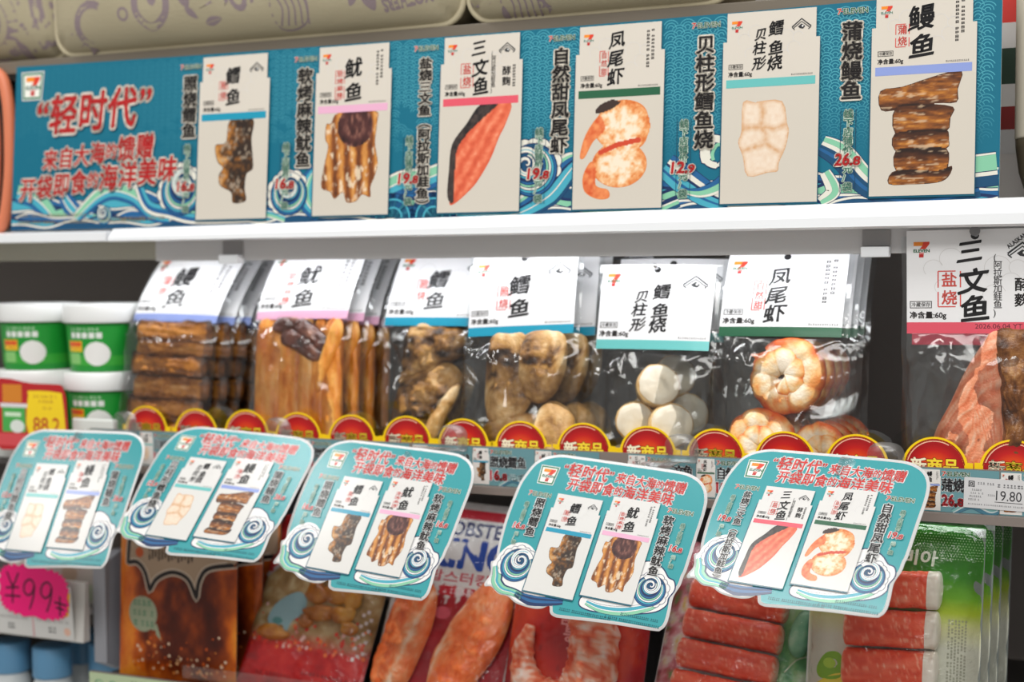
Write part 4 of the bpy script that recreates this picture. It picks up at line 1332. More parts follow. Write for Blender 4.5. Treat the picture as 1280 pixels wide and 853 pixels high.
def header_card(kind, parent, bend=0.0, curl=0.0, date=False, hole=True, vs=.87, lean=0.0):
    P = Print()
    H2 = [(-43, 112), (43, 112), (43, 185), (-43, 185)]
    P.rect(-43, 120, 43, 185, lin((238, 238, 240)), 1)
    header_art(P, kind, 1, date=date, real=not date)
    if hole: P.disc(0, 180.5, 2.6, lin((34, 34, 36)), 4, n=20)
    n = 24
    out = [(-43 + 86 * i / n, 112) for i in range(n + 1)] + [(43, 112 + 73 * i / n) for i in range(1, n + 1)] + [(43 - 86 * i / n, 185) for i in range(1, n + 1)] + [(-43, 185 - 73 * i / n) for i in range(1, n)]
    def wp(V):
        V = V.copy()
        x = V[:, 0] / (43 * K)
        y = (V[:, 1] / K - 112) / 73
        V[:, 1] = 112 * K + (V[:, 1] - 112 * K) * vs
        V[:, 2] += .0035 - lean * np.clip(y, 0, 1) ** 1.5 - bend * np.abs(x) ** 2.2 + curl * (1 - y) ** 2 * (.6 + .4 * x)
        return V
    # the blank card is a fine grid so that it can bend
    def white(X, Y): return np.tile(np.array(lin((238, 238, 240))), (len(X), 1)), np.ones(len(X), bool)
    P.raster(white, -43, 112, 43, 185, 4, 0.0)
    if bend or curl or lean:
        P2 = Print()
        cs = lin(STRIPE[kind])
        P2.raster(white, -43, 112, 43, 185, 3, 0)
        def stripe(X, Y): return np.tile(np.array(cs), (len(X), 1)), np.ones(len(X), bool)
        P2.raster(stripe, -43, 112, 43, 120, 2, 3)
        for V, T, C in zip(P.V[1:-1], P.T[1:-1], P.C[1:-1]):
            if len(V) == 4 and abs(V[0, 0] + 43) < .01 and abs(V[1, 0] - 43) < .01: continue
            P2.add(V[:, :2], T - T.min(), C, V[0, 2])
        P = P2
        return P.build('header_card', SATIN, parent, scale=K, warp=wp)
    return P.build('header_card', SATIN, parent, scale=K, slab=(H2, .0004, lin((232, 232, 234))), warp=wp)

def pack_root(kind, x, y, z, tilt, label, group, roll=0.0):
    """x,y,z: middle of the coloured stripe's lower edge"""
    M = frame((x, y, z), tilt, 0, roll) @ Matrix.Translation((0, -112 * K, 0))
    return tag(empty('seafood_pack', mat=M), label, 'food pack', group)

def bag(root, seed, depth=.011, mat=CLEAR, lean=0.0, bend=0.0, vs=.87):
    film_sheet('pouch', root, 93.4 * K, 176 * K, depth, mat, seed, ytop=.645, lean=lean, bend=bend, top=73 * K * vs)['label'] = 'clear plastic pouch'

def loops(x0, x1, y0, y1, j, seed, n=4):
    r = random.Random(seed)
    xs = np.linspace(x0, x1, n + 1)
    lo = [(x, y0 + r.uniform(-j, j)) for x in xs]
    hi = [(x, y1 + r.uniform(-j, j)) for x in xs[::-1]]
    return lo + hi

def eel(root):
    for i, (a, b, xo) in enumerate([(94, 113, 0), (82, 97, 3), (66, 84, -1), (46, 68, 2), (28, 48, -2), (6, 30, 1)]):
        puff('eel_fillet', loops(-34 + xo, 40 + xo, a, b, 1.8, i, 7), .0095 - .001 * (i % 2), MEAT, root, z0=.0015 * (i % 3), amp=.0022, ns=95, seed=i, p=2.6, col=eel_col(a, b, i * 3.1), ridge=lambda x, y: .0006 * math.sin(y * 1.1 + .1 * x))
def squid(root):
    for i, (x0, x1, s, z) in enumerate([(-40, -14, -3, 0), (-17, 6, 0, .0012), (2, 16, 3, .003), (13, 27, 3, .001), (24, 42, 5, .002)]):
        puff('squid_strip', [(x0 + s, 2), (x1 + s, 1), (x1 + 1, 40), (x1, 80), (x1 - 3, 110), (x0 + 2, 111), (x0, 75), (x0 + 1, 35)], .0075, MEAT, root, z0=z, amp=.0016, ns=70, seed=i, p=2.5, col=squid_col(i * 5.3, .14 if i == 2 else 0), ridge=lambda x, y: .0003 * math.sin(x * .8 + .02 * y))
    for j, ol in enumerate([[(-16, 94), (-2, 86), (14, 78), (26, 78), (24, 88), (8, 98), (-10, 108)], [(-4, 104), (10, 92), (26, 84), (32, 92), (20, 104), (4, 113)], [(-24, 104), (-12, 100), (2, 106), (0, 113), (-18, 113)]]):
        puff('squid_arm', ol, .009, SQUIDD, root, z0=.005, amp=.003, ns=110, seed=3 + j)
    puff('squid_arm', [(22, 52), (30, 66), (42, 100), (36, 112), (28, 96), (19, 66)], .007, MEAT, root, z0=.007, amp=.002, seed=8, col=squid_col(40))
def cod_a(root):
    puff('fish_fillet', [(-26, 78), (-20, 112), (10, 113), (27, 108), (26, 90), (10, 82), (-8, 74), (-26, 66)], .011, MEAT, root, amp=.004, ns=75, seed=2, col=cod_col(2), p=2.6)
    puff('fish_fillet', [(-30, 20), (-28, 62), (-10, 76), (14, 84), (28, 72), (20, 52), (14, 36), (-4, 22), (-18, 14)], .012, MEAT, root, z0=.001, amp=.0045, ns=80, seed=5, col=cod_col(9), p=2.6)
    puff('fish_fillet', [(-2, 22), (8, 50), (26, 68), (27, 58), (18, 40), (10, 24)], .008, MEAT, root, z0=.007, amp=.002, ns=60, seed=6, col=cod_col(20, .22))
def cod_b(root):
    puff('fish_fillet', [(-24, 46), (-28, 80), (-22, 113), (6, 113), (16, 86), (10, 62), (-6, 44)], .010, MEAT, root, amp=.003, ns=60, seed=4, col=cod_col(51, .08), p=2.8)
    puff('fish_fillet', [(2, 70), (0, 92), (6, 113), (34, 113), (38, 90), (30, 68), (16, 60)], .011, MEAT, root, z0=.003, amp=.003, ns=60, seed=7, col=cod_col(66, .2), p=2.8)
    puff('fish_fillet', [(-30, 16), (-30, 42), (-10, 54), (14, 52), (30, 42), (26, 12), (8, 4), (-14, 8)], .010, MEAT, root, z0=-.001, amp=.003, ns=55, seed=9, col=cod_col(33, .1), p=2.8)
    puff('fish_fillet', [(14, 22), (12, 46), (26, 62), (44, 52), (45, 30), (32, 8)], .012, MEAT, root, z0=.004, amp=.002, ns=50, seed=10, col=cod_col(5, .24), p=2.6)
def shellfish(root):
    for i, (x, y, r, tx, ty) in enumerate([(6, 86, 15.5, .45, .1), (-9, 60, 14.5, .30, -.05), (17, 58, 16, .5, .0), (-7, 31, 14, .3, .1), (18, 28, 15, .4, .1), (-26, 24, 11, -.2, 0)]):
        b = MB().lathe([(r * .2 * K, -.012), (r * .94 * K, -.012), (r * K, -.009), (r * 1.02 * K, 0), (r * K, .007), (r * .93 * K, .0098)], 40)
        t = MB().lathe([(r * .94 * K, .0094), (r * .90 * K, .0108), (r * .6 * K, .0116), (.0002, .0118)], 40)
        R = Matrix.Rotation(tx, 3, 'Y') @ Matrix.Rotation(-ty, 3, 'X')
        mv = lambda v: R @ (v + v.normalized() * .0012 * noise.noise(v * 140 + Vector((i * 3, 0, 0)))) + Vector((x * K, y * K, .001))
        s = b.move(mv).build('shellfish_piece', SCAL, root, True)
        t.move(mv).build('cut_face', SCAT, s, True)
def curl(root, x, y, R, a0, turns, z0=0.0, f=1, seed=0):
    """a peeled prawn rolled into a coil, ringed by its segments"""
    n, seg = 110, 22
    V, Cc = [], []
    cen = []
    for i in range(n + 1):
        t = i / n
        a = a0 + f * turns * 2 * math.pi * t
        r = R * .70 * (1 - .80 * t)
        cen.append(Vector((x * K + r * K * math.cos(a), y * K + r * K * math.sin(a), z0 + .0035 * t)))
    for i in range(n + 1):
        t = i / n
        tg = (cen[min(i + 1, n)] - cen[max(i - 1, 0)]).normalized()
        out = tg.cross(Vector((0, 0, 1))).normalized() * f
        ph = (t * 11.0) % 1.0
        groove = math.exp(-((ph - .5) / .10) ** 2)
        rr = K * R * .31 * (1 + .02 * t) * (1 - .09 * groove) * min(1, (.32 + t * 6)) * min(1, (1.0 - t) * 9 + .25)
        for k in range(seg):
            q = 2 * math.pi * k / seg
            d = math.cos(q) * out + math.sin(q) * Vector((0, 0, .8))
            v = cen[i] + rr * d
            nz = noise.noise(v * 180 + Vector((seed, 0, 0)))
            V.append(v + d * nz * .0009)
            o = math.cos(q) * .5 + .5
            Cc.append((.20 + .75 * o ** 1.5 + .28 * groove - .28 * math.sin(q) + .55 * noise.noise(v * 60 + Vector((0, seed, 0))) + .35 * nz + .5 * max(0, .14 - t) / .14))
    F = [(i * seg + k, i * seg + (k + 1) % seg, (i + 1) * seg + (k + 1) % seg, (i + 1) * seg + k) for i in range(n) for k in range(seg)]
    F += [tuple(range(seg)), tuple(n * seg + k for k in range(seg))]
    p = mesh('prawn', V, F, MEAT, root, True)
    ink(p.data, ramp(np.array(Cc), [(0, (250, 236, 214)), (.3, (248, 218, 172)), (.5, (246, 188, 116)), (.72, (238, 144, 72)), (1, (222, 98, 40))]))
    q = cen[0] / K
    e = a0 - f * 1.75
    puff_pts = [(q[0] + l * math.cos(e + s), q[1] + l * math.sin(e + s)) for l, s in ((0, 0), (7, .5), (13, .55), (10, .12), (15, 0), (10, -.2), (12, -.6), (6, -.5))]
    puff('prawn_tail', puff_pts, .004, food('prawn tail', [(.3, (206, 76, 32)), (.7, (236, 140, 84))], 60, .3), p, z0=z0, amp=.0004, n=2)
def prawn(root):
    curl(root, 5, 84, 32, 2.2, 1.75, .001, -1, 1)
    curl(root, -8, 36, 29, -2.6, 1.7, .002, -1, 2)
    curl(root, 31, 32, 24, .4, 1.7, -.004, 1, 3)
def salmon(root):
    r = lambda x, y: .0003 * math.sin(.95 * (math.hypot(x - 46, (y - 6) * .82) + 9 * float(fbm(np.array([x * .05]), np.array([y * .05]))[0])))
    puff('salmon_flesh', [(10, 114), (6, 108), (-6, 88), (-16, 66), (-25, 48), (-27, 34), (-14, 20), (0, 8), (18, 8), (20, 60), (18, 100), (16, 114)], .012, MEAT, root, z0=.001, amp=.0012, ns=60, ridge=r, seed=1, p=3.2, col=salmon_col)
    puff('salmon_skin', [(12, 114), (13, 84), (16, 44), (15, 10), (30, 4), (44, 14), (46, 66), (45, 114), (28, 116)], .013, MEAT, root, z0=.001, amp=.0045, ns=70, seed=2, p=3.0, col=skin_col)
MAKE = dict(eel=eel, squid=squid, cod=cod_a, cod2=cod_b, shellfish=shellfish, prawn=prawn, salmon=salmon)
NICE = {'eel': 'eel', 'squid': 'squid', 'cod': 'cod', 'cod2': 'cod', 'shellfish': 'scallop shaped cod', 'prawn': 'prawn', 'salmon': 'salmon'}
# kind, stripe centre (x,y,z), tilt, roll, bend, curl, copies behind (dx, dy, dz), label
PACKS = [('eel', -1.0385, .046, -.0630, 9, 1.0, .010, .004, [(.004, .030, -.003), (.007, .060, -.004), (.010, .090, -.012)], 'hanging eel pack with lavender striped white header beside the green tubs', 'eel pack'),
         ('squid', -.8600, .046, -.0585, 9, -1.0, .006, .004, [(.004, .030, -.004), (.007, .060, -.009), (.010, .090, -.013)], 'foremost hanging squid pack with pink striped white header', 'squid pack'),
         ('cod', -.7030, .070, -.0660, 9, .0, .002, .003, [(-.002, .040, -.002)], 'hanging cod pack hung farther back beside the squid packs', 'cod pack'),
         ('cod2', -.5880, .046, -.0735, 11, -2.6, .002, .002, [(.011, .036, -.004), (.014, .070, -.006)], 'foremost hanging cod pack with bright blue stripe beside the shellfish pack', 'cod pack'),
         ('shellfish', -.4420, .046, -.0870, 10, .5, .004, .006, [(.002, .05, .006)], 'hanging pack of round scallop shaped cod with turquoise stripe', 'scallop shaped cod pack'),
         ('prawn', -.3100, .044, -.0718, 10, .0, .003, .002, [(.002, .036, -.002), (.004, .066, -.003), (.006, .096, -.002)], 'foremost hanging prawn pack with dark green stripe', 'prawn pack'),
         ('salmon', -.1232, .0225, -.0650, 0, -.6, .001, .001, [(.001, .028, -.012)], 'foremost hanging salmon pack with red stripe at the right', 'salmon pack')]
LEAN = [.050, .042, .034, .010, .008, .030, 0.0]
ORD = ['second', 'third', 'fourth']
for si, (k, x, y, z, tl, ro, bend, curlv, beh, lab, nm) in enumerate(PACKS):
    kk = 'cod' if k == 'cod2' else k
    root = pack_root(k, x, y, z, tl, lab, 'hanging ' + NICE[k] + ' packs')
    header_card(kk, root, bend, curlv, date=(k == 'salmon'), vs=.925 if k == 'salmon' else .87, lean=LEAN[si])
    bag(root, si * 7.3, lean=LEAN[si], bend=bend, vs=.925 if k == 'salmon' else .87)
    MAKE[k](root)
    for j, (dx, dy, dz) in enumerate(beh):
        c = copy_tree(root)
        c.matrix_world = pack_root_m = Matrix.Translation((dx, dy, dz)) @ frame((x, y, z), tl, 0, ro) @ Matrix.Translation((0, -112 * K, 0))
        c['label'] = {'cod': 'cod pack behind the pack that hangs farther back beside the squid', 'cod2': ORD[j] + ' pack from the front among the blue striped cod packs by the shellfish'}.get(k, ORD[j] + ' ' + nm + ' from the front on its hook')
        last = c
    root.matrix_world = frame((x, y, z), tl, 0, ro) @ Matrix.Translation((0, -112 * K, 0))
    # the steel hook the packs hang on
    hz = z + (180.5 - 112) * K * (.925 if k == 'salmon' else .87) * math.cos(math.radians(tl))
    hy = y + LEAN[si] * .9 + (180.5 - 112) * K * (.925 if k == 'salmon' else .87) * math.sin(math.radians(tl))
    h = tag(empty('display_hook', (x, .455, hz)), 'thin steel display hook holding the ' + {'cod2': 'front cod', 'cod': 'rear cod'}.get(k, NICE[k]) + ' packs', 'hook', 'steel display hooks of the middle shelf')
    MB().tube([(0, 0, 0), (0, hy - .455 - .004, 0), (0, hy - .455 - .014, .004)], .0019, 10).build('rod', plain('bright steel', (190, 190, 192), .25, 1.0), h, True)
    MB().box(-.02, -.006, -.014, .02, .004, .014, .002).build('base_plate', plain('bright steel', (190, 190, 192), .25, 1.0), h)
    if k == 'salmon':
        MB().tube([(0, hy - .455 - .018, .004), (0, hy - .455 - .012, .004)], .0045, 20).build('end_cap', plain('grey plastic', (120, 120, 122), .4), h)

# clear round-topped dividers between the rows of packs
for i, x in enumerate([-.955, -.774, -.530, -.375, -.2175]):
    d = tag(empty('shelf_divider', (x, .022, -.232)), 'clear round-topped shelf divider ' + ['between the eel and squid packs', 'between the squid and cod packs', 'between the cod and shellfish packs', 'between the shellfish and prawn packs', 'between the prawn and salmon packs'][i], 'divider', 'clear dividers on the middle shelf')
    V = [(.026 * math.cos(a), 0, .048 + .026 * math.sin(a)) for a in np.linspace(0, math.pi, 24)]
    V = [(.026, 0, 0)] + V + [(-.026, 0, 0)]
    m = len(V)
    VV = V + [(a, .0009, c) for a, b, c in V]
    mesh('front_disc', VV, [tuple(range(m)), tuple(range(2 * m - 1, m - 1, -1))] + [(i_, (i_ + 1) % m, m + (i_ + 1) % m, m + i_) for i_ in range(m)], CLEARFLAT, d)
    MB().box(-.0007, .001, 0, .0007, .30, .05).build('fin', CLEARFLAT, d)

# ------------------------------------------------------------------ green tubs at the left
def tub(x, y, z, label, proto=[None]):
    if proto[0] is None:
        r = empty('yogurt_tub', (0, 0, 0))
        GREEN, WH = lin((28, 150, 52)), lin((232, 236, 232))
        b = MB().lathe([(.036, 0), (.0425, 0), (.0432, .002), (.0475, .0605)], 56)
        b.build('body', plain('green tub plastic', (30, 150, 54), .35), r, True)
        P = Print()
        P.rect(-60, 8, 60, 57, GREEN, 0)
        P.rect(-60, 8, 60, 20, lin((60, 170, 60)), 1)
        for q in range(5): P.rect(-27 + 9 * q, 41.5, -20 + 9 * q, 48.5, WH, 2); 
        P.micro(-26, 51, 14, 54, lin((190, 224, 190)), 2, 5, False, 4)
        P.rect(-34, 25, -10, 38, lin((246, 206, 40)), 2); P.rect(-33, 31, -11, 37, lin((226, 90, 40)), 3); P.micro(-31, 27, -13, 29.5, lin((200, 60, 40)), 3, 3, False, 2)
        P.rect(-34, 10, -14, 23, lin((140, 205, 120)), 2)
        P.ov = (9, 24)
        # wrap the label round the tapering body
        def wp(V):
            a = V[:, 0] / .046
            rr = .0432 + (.0475 - .0432) * (V[:, 1] - .002) / .0585 + .0004 + V[:, 2]
            return np.stack([rr * np.sin(a), -rr * np.cos(a), V[:, 1]], 1)
        L2 = Print()
        for Vv, T, C in zip(P.V, P.T, P.C):
            if len(Vv) == 4:
                x0, y0, x1, y1 = Vv[0, 0], Vv[0, 1], Vv[2, 0], Vv[2, 1]
                L2.raster(lambda X, Y, C=C: (np.tile(C[0], (len(X), 1)), np.ones(len(X), bool)), x0, y0, x1, y1, max(1.0, min(4, (x1 - x0) / 3)), Vv[0, 2])
            else: L2.add(Vv[:, :2], T - T.min(), C, Vv[0, 2])
        L2.raster(lambda X, Y: (np.tile(np.array(lin((238, 238, 236))), (len(X), 1)), np.hypot((X - 9) / 17, (Y - 22.5) / 15) < 1), -12, 8, 30, 43, .8, 3)
        L2.build('label', SATIN, r, warp=wp)
        MB().lathe([(.0478, .0600), (.0512, .0600), (.0518, .0615), (.0518, .0805), (.0505, .0825), (.044, .0828), (.043, .0815), (.001, .0815)], 64).build('lid', plain('white tub lid', (240, 242, 242), .3), r, True)
        proto[0] = r
    else: r = copy_tree(proto[0])
    r.location = (x, y, z)
    r.rotation_euler = (0, 0, .25 + random.uniform(-.1, .1))
    tag(r, label, 'tub', 'green yogurt tubs at the left')
    return r
for (x, z, lab) in [(-1.1575, -.1243, 'green tub with white lid on top of the stack nearest the eel packs'), (-1.2620, -.1240, 'green tub with white lid on top of the stack at the left edge'),
                    (-1.1575, -.2070, 'lower green tub with white lid under the one nearest the eel packs'), (-1.2620, -.2068, 'lower green tub with white lid behind the red price board')]:
    tub(x, .072, z, lab)
tray = tag(empty('tray', (-1.21, .07, -.232)), 'white tray holding up the green tubs on the middle shelf', 'tray')
MB().box(-.11, -.056, 0, .115, .06, .0245, .002).build('base', plain('white tray plastic', (222, 226, 222), .4), tray)
MB().box(.052, -.064, .0, .115, -.0565, .054, .002).build('front_wall', plain('white tray plastic', (222, 226, 222), .4), tray)

# red and yellow price board
P = Print()
RD = lin((186, 22, 30))
P.poly(smooth_loop([(0, 0), (60, 0), (113, 0), (113, 20), (111, 60), (108, 70), (102, 76), (60, 77), (0, 77)], 4), RD, 1)
P.rect(0, 0, 112, 15, lin((214, 74, 80)), 2)
P.poly(smooth_loop([(54, 14), (54, 62), (58, 68), (100, 67), (106, 60), (110, 18), (106, 14)], 3), lin((250, 214, 20)), 3)
P.micro(62, 60, 98, 63, lin((190, 120, 40)), 4, 3, False, 1); P.micro(70, 54, 92, 57, lin((190, 120, 40)), 4, 3, False, 2); P.micro(76, 46, 90, 49, lin((190, 120, 40)), 4, 3, False, 3)
P.text('88.2', lin((210, 74, 40)), 4, box=(61, 18, 101, 36), bold=.012)
P.rect(14, 53, 44, 75, lin((214, 130, 30)), 2)
P.rect(10, 47, 52, 52, lin((226, 222, 226)), 3); P.rect(13, 17, 49, 47, lin((70, 170, 76)), 2); P.disc(36, 24, 11, lin((222, 230, 224)), 3, 8); P.rect(17, 36, 42, 41, lin((210, 235, 205)), 3)
o = P.build('price_board', GLOSSY, None, slab=([(0, 0), (113, 0), (113, 20), (111, 60), (108, 70), (102, 76.5), (60, 77), (0, 77)], .001, RD))
o.matrix_world = frame((-1.2685, -.004, -.2135))
tag(o, 'red price board with yellow panel in front of the green tubs', 'price board')
# ------------------------------------------------------------------ printed pouches on the lower shelf
LZ0 = -.4805
def pouch_root(name, x, y, tilt, roll, label, cat, group=None):
    return tag(empty(name, mat=frame((x, y, LZ0), tilt, 0, roll)), label, cat, group)

def pillow(w, h, d, seed, amp=.0012):
    """bulge of a filled pouch face: point (mm) -> height"""
    def f(V):
        x = V[:, 0] / (w / 2)
        y = (V[:, 1] / h - .5) * 2
        e = np.clip(1 - np.abs(x) ** 3, 0, 1) ** .7 * np.clip(1 - np.abs(y) ** 4, 0, 1) ** .7
        q = np.array([noise.noise(Vector((a * 30 + seed, b * 30, seed))) for a, b in V[:, :2]])
        V = V.copy()
        V[:, 2] += d * e + amp * q * np.minimum(1, e * 3)
        return V
    return f

def back_sheet(root, w, h, colour, draw, d, seed, step=2.2, mat=None, amp=.0012):
    """printed film: one sheet, colour by place, with lettering and shapes drawn on it, mm units with x from the middle"""
    P = Print()
    P.raster(lambda X, Y: (colour(X, Y), np.ones(len(X), bool)), -w / 2, 0, w / 2, h, step, 0)
    if draw: draw(P)
    wp = pillow(w / 1000, h / 1000, d, seed, amp)
    o = P.build('printed_pouch', mat or FILMPRINT, root, warp=wp, lz=1e-4)
    b = MB().grid(lambda u, v: ((u - .5) * w / 1000, v * h / 1000, -.0015 - d * .5 * max(0, 1 - abs(2 * u - 1) ** 3) * max(0, 1 - abs(2 * v - 1) ** 4)), 16, 20)
    b.build('back_film', plain('silvery film', (150, 150, 152), .3, .6), root, True)
    return o

def front_film(root, w, h, d, seed, y0=0.0, amp=.003, mat=None):
    b = MB()
    def f(u, v):
        x, y = 2 * u - 1, 2 * v - 1
        e = max(0, 1 - abs(x) ** 4) ** .6 * max(0, 1 - abs(y) ** 5) ** .5
        q = noise.noise(Vector((x * 3 + seed, y * 4, seed))) + .5 * noise.noise(Vector((x * 8, y * 8 + seed, 3)))
        return ((u - .5) * w, y0 + v * h, .0012 + d * e + amp * q * e)
    o = b.grid(f, 30, 36).build('clear_front', mat or CLEARSOFT, root, True)
    o['label'] = 'clear film front'
    return o

def flat(c): return lambda X, Y: np.tile(np.array(lin(c)), (len(X), 1))
def stack_y(stops): return lambda X, Y: ramp(Y / 1000.0, [(p / 1000.0, c) for p, c in stops])

# --- brown sauce pouches
def brown_col(X, Y):
    n = fbm(X * .035 + 3, Y * .018)
    n2 = fbm(X * .11, Y * .08 + 5)
    edge = np.clip((np.abs(X - 6) - 44) / 34, 0, 1) + .5 * np.clip((26 - Y) / 26, 0, 1)
    return ramp(-.06 + .72 * n + .30 * (n2 - .5) + .45 * edge, [(0, (36, 8, 4)), (.3, (84, 26, 6)), (.5, (140, 56, 10)), (.7, (204, 96, 16)), (1, (238, 150, 44))])
def brown_draw(P):
    T, BK = lin((170, 146, 122)), lin((34, 26, 26))
    S = [(-70, 205)] + smooth_loop([(-70, 205), (-66, 170), (-68, 134)], 5, False)[1:] + smooth_loop([(-68, 134), (-54, 136), (-42, 126), (-34, 104)], 5, False)[1:] + smooth_loop([(-34, 104), (-24, 119), (-2, 128), (20, 122), (32, 100)], 5, False)[1:] + smooth_loop([(32, 100), (36, 122), (48, 136), (82, 142)], 5, False)[1:] + [(82, 205)]
    P.stroke(S[1:-1], 9, lin((196, 178, 160)), 2)
    P.stroke(S[1:-1], 5, BK, 3)
    P.fill(S, T, 1.5)
    for i in range(14): P.rect(-36 + 4.6 * i, 140 + (i % 3) * 2, -33.6 + 4.6 * i, 158 - (i * 7 % 5) * 1.5, BK, 3)
    P.disc(-50, 148, 6, lin((190, 84, 36)), 3)
    g = lin((150, 158, 132))
    P.fill([(-44 + 21 * math.cos(a), 76 + 21 * math.sin(a)) for a in np.linspace(0, 6.283, 40)[:-1]], g, 2, 1.5)
    P.poly([(-34, 62), (-16, 46), (-23, 66)], g, 2)
    for q in range(3): P.micro(-58, 86 - 12 * q, -30, 92 - 12 * q, lin((84, 130, 100)), 3, 7, False, q)
    r = random.Random(4)
    for i in range(80):
        P.disc(r.uniform(-60, 70), abs(r.gauss(0, 24)) + 8, r.uniform(.8, 2.2), lin(r.choice([(220, 130, 60), (214, 160, 110), (196, 84, 30), (230, 200, 170)])), 2, n=10)
b1 = pouch_root('sauce_pouch', -1.008, .0, 3, 0, 'brown orange sauce pouch with speech bubble beside the grey shelf bracket, foremost of its row', 'pouch', 'brown sauce pouches')
back_sheet(b1, 164, 205, brown_col, brown_draw, .008, 3, 1.8)
for j, (dx, dy) in enumerate([(.012, .034), (.018, .062)]):
    c = copy_tree(b1)
    c.matrix_world = frame((-1.008 + dx, dy, LZ0), 3)
    c['label'] = ['second', 'third'][j] + ' brown orange sauce pouch from the front beside the grey shelf bracket'

# --- red pouch of fried pieces
def red_col(X, Y):
    n = fbm(X * .08, Y * .08)
    c = ramp(n, [(0, (150, 16, 20)), (.5, (196, 26, 30)), (1, (222, 60, 50))])
    m = (Y > 62) & (Y < 150) & (X > -66)
    c2 = ramp(fbm(X * .1 + 4, Y * .1), [(0, (120, 84, 44)), (.5, (176, 140, 90)), (1, (216, 200, 160))])
    k = np.clip((Y - 52) / 22, 0, 1)[:, None] * (X > -200)[:, None]
    return c * (1 - k) + c2 * k
def red_draw(P):
    P.fill(smooth_loop([(-79, 132), (-60, 150), (-36, 152), (-26, 170), (-20, 204), (-79, 204)], 3), lin((196, 40, 44)), 1)
    P.stroke(smooth_loop([(-80, 130), (-58, 148), (-34, 150), (-24, 170)], 4, False), 5, lin((200, 192, 190)), 2)
    P.fill(smooth_loop([(-60, 80), (-56, 96), (-44, 108), (-26, 116), (-14, 108), (-14, 92), (-26, 82), (-30, 68), (-38, 76), (-50, 72)], 4), lin((156, 192, 200)), 3)
    P.disc(-46, 80, 7, lin((100, 160, 160)), 4, 4)
    r = random.Random(2)
    for i in range(130):
        x, y = r.uniform(-74, 76), abs(r.gauss(0, 15)) + 50
        P.disc(x, y, r.uniform(.8, 2.8), lin(r.choice([(226, 60, 40), (236, 190, 180), (214, 40, 36), (240, 120, 60)])), 3, n=9)
    for i in range(14): P.rect(60 + (i % 3) * 5, 50 + i * 4.2, 64 + (i % 3) * 5, 54 + i * 4.2, lin((226, 210, 206)), 3)
    P.micro(-56, 18, -10, 22, lin((120, 14, 18)), 2, 5, False, 3)
    P.micro(4, 26, 60, 29, lin((120, 14, 18)), 2, 5, False, 4)
r1 = pouch_root('snack_pouch', -.846, -.004, 27, 3.5, 'red pouch of golden fried pieces with pale blue splash, right of the brown sauce pouches', 'pouch')
back_sheet(r1, 160, 205, red_col, red_draw, .007, 8, 1.8)
FRY = food('golden fried pieces', [(.25, (110, 54, 14)), (.45, (186, 108, 26)), (.62, (218, 150, 50)), (.8, (232, 190, 110))], 30, .35, (1, 1, 1), .4, .8, 5)
for i, (x, y, a, b, s) in enumerate([(-6, 148, 22, 12, 0), (26, 150, 20, 11, 1), (-2, 118, 17, 12, 2), (24, 122, 20, 12, 3), (46, 118, 12, 12, 4), (8, 96, 20, 10, 5), (38, 98, 16, 12, 6), (50, 84, 11, 9, 7), (-8, 84, 10, 8, 8), (-46, 66, 22, 8, 9)]):
    puff('fried_piece', [(x + a * math.cos(q) * (1 + .2 * math.sin(3 * q + s)), y + b * math.sin(q) * (1 + .2 * math.cos(2 * q + s))) for q in np.linspace(0, 2 * math.pi, 9)[:-1]], .007, FRY, r1, z0=.009, amp=.002, ns=90, sc=.001, seed=s)
front_film(r1, .160, .205, .019, 4)

# --- lobster shaped surimi pouch
def lob_col(X, Y):
    c = ramp(fbm(X * .07, Y * .07), [(0, (200, 196, 192)), (1, (222, 220, 216))])
    jag = 118 + 4 * np.abs(((X + 200) % 14) - 7) * .8
    red = ramp(fbm(X * .05 + 5, Y * .05), [(0, (130, 12, 26)), (1, (186, 26, 40))])
    m = (Y < jag) & (np.abs(X) < 74)
    c[m] = red[m]
    return c
def lob_draw(P):
    NV, BL, RD = lin((32, 42, 92)), lin((30, 66, 148)), lin((190, 34, 48))
    P.poly([(-40, 216), (54, 216), (48, 221), (54, 227), (-40, 227)], RD, 2)
    P.text('LOBSTER', NV, 2, box=(-34, 196, 52, 212), bold=.03)
    P.text('KING', BL, 2, box=(-46, 160, 56, 191), bold=.05)
    P.text('랍스터킹', lin((196, 70, 84)), 2, box=(-38, 142, 34, 155), bold=.02)
    P.poly(smooth_loop([(-20, 128), (20, 128), (22, 133), (20, 138), (-20, 138), (-22, 133)], 3), RD, 2)
    P.micro(-17, 130, 18, 136, lin((226, 190, 194)), 3, 5, False, 2)
    P.disc(-12, 108, 10, lin((206, 80, 96)), 2, 7)
lb = pouch_root('surimi_pouch', -.6755, .000, 25, 3.0, 'white and red pouch of two lobster shaped surimi pieces under the third hanging card', 'pouch')
back_sheet(lb, 164, 236, lob_col, lob_draw, .006, 5, 2.2)
SUR = food('orange surimi', [(.25, (206, 70, 36)), (.45, (224, 102, 62)), (.6, (236, 144, 104)), (.8, (244, 200, 170))], 20, .3, (1, 2.0, 1), .6, .5, 5, .6)
def sur_col(s):
    def f(X, Y):
        n = fbm(X * .10 + s, Y * .05)
        n2 = fbm(X * .25 + s, Y * .5)
        seam = np.exp(-((X - .28 * Y + 58 * (s < 3) + 18 * (s >= 3)) / 3.5) ** 2)
        t = .36 + .6 * (n - .5) + .5 * (n2 - .5) + .35 * seam + .45 * np.clip((34 - Y) / 26, 0, 1) * (fbm(X * .06, Y * .06 + s) > .5)
        return ramp(t, [(0, (214, 78, 24)), (.3, (244, 116, 52)), (.5, (250, 148, 88)), (.72, (252, 196, 152)), (1, (253, 232, 212))])
    return f
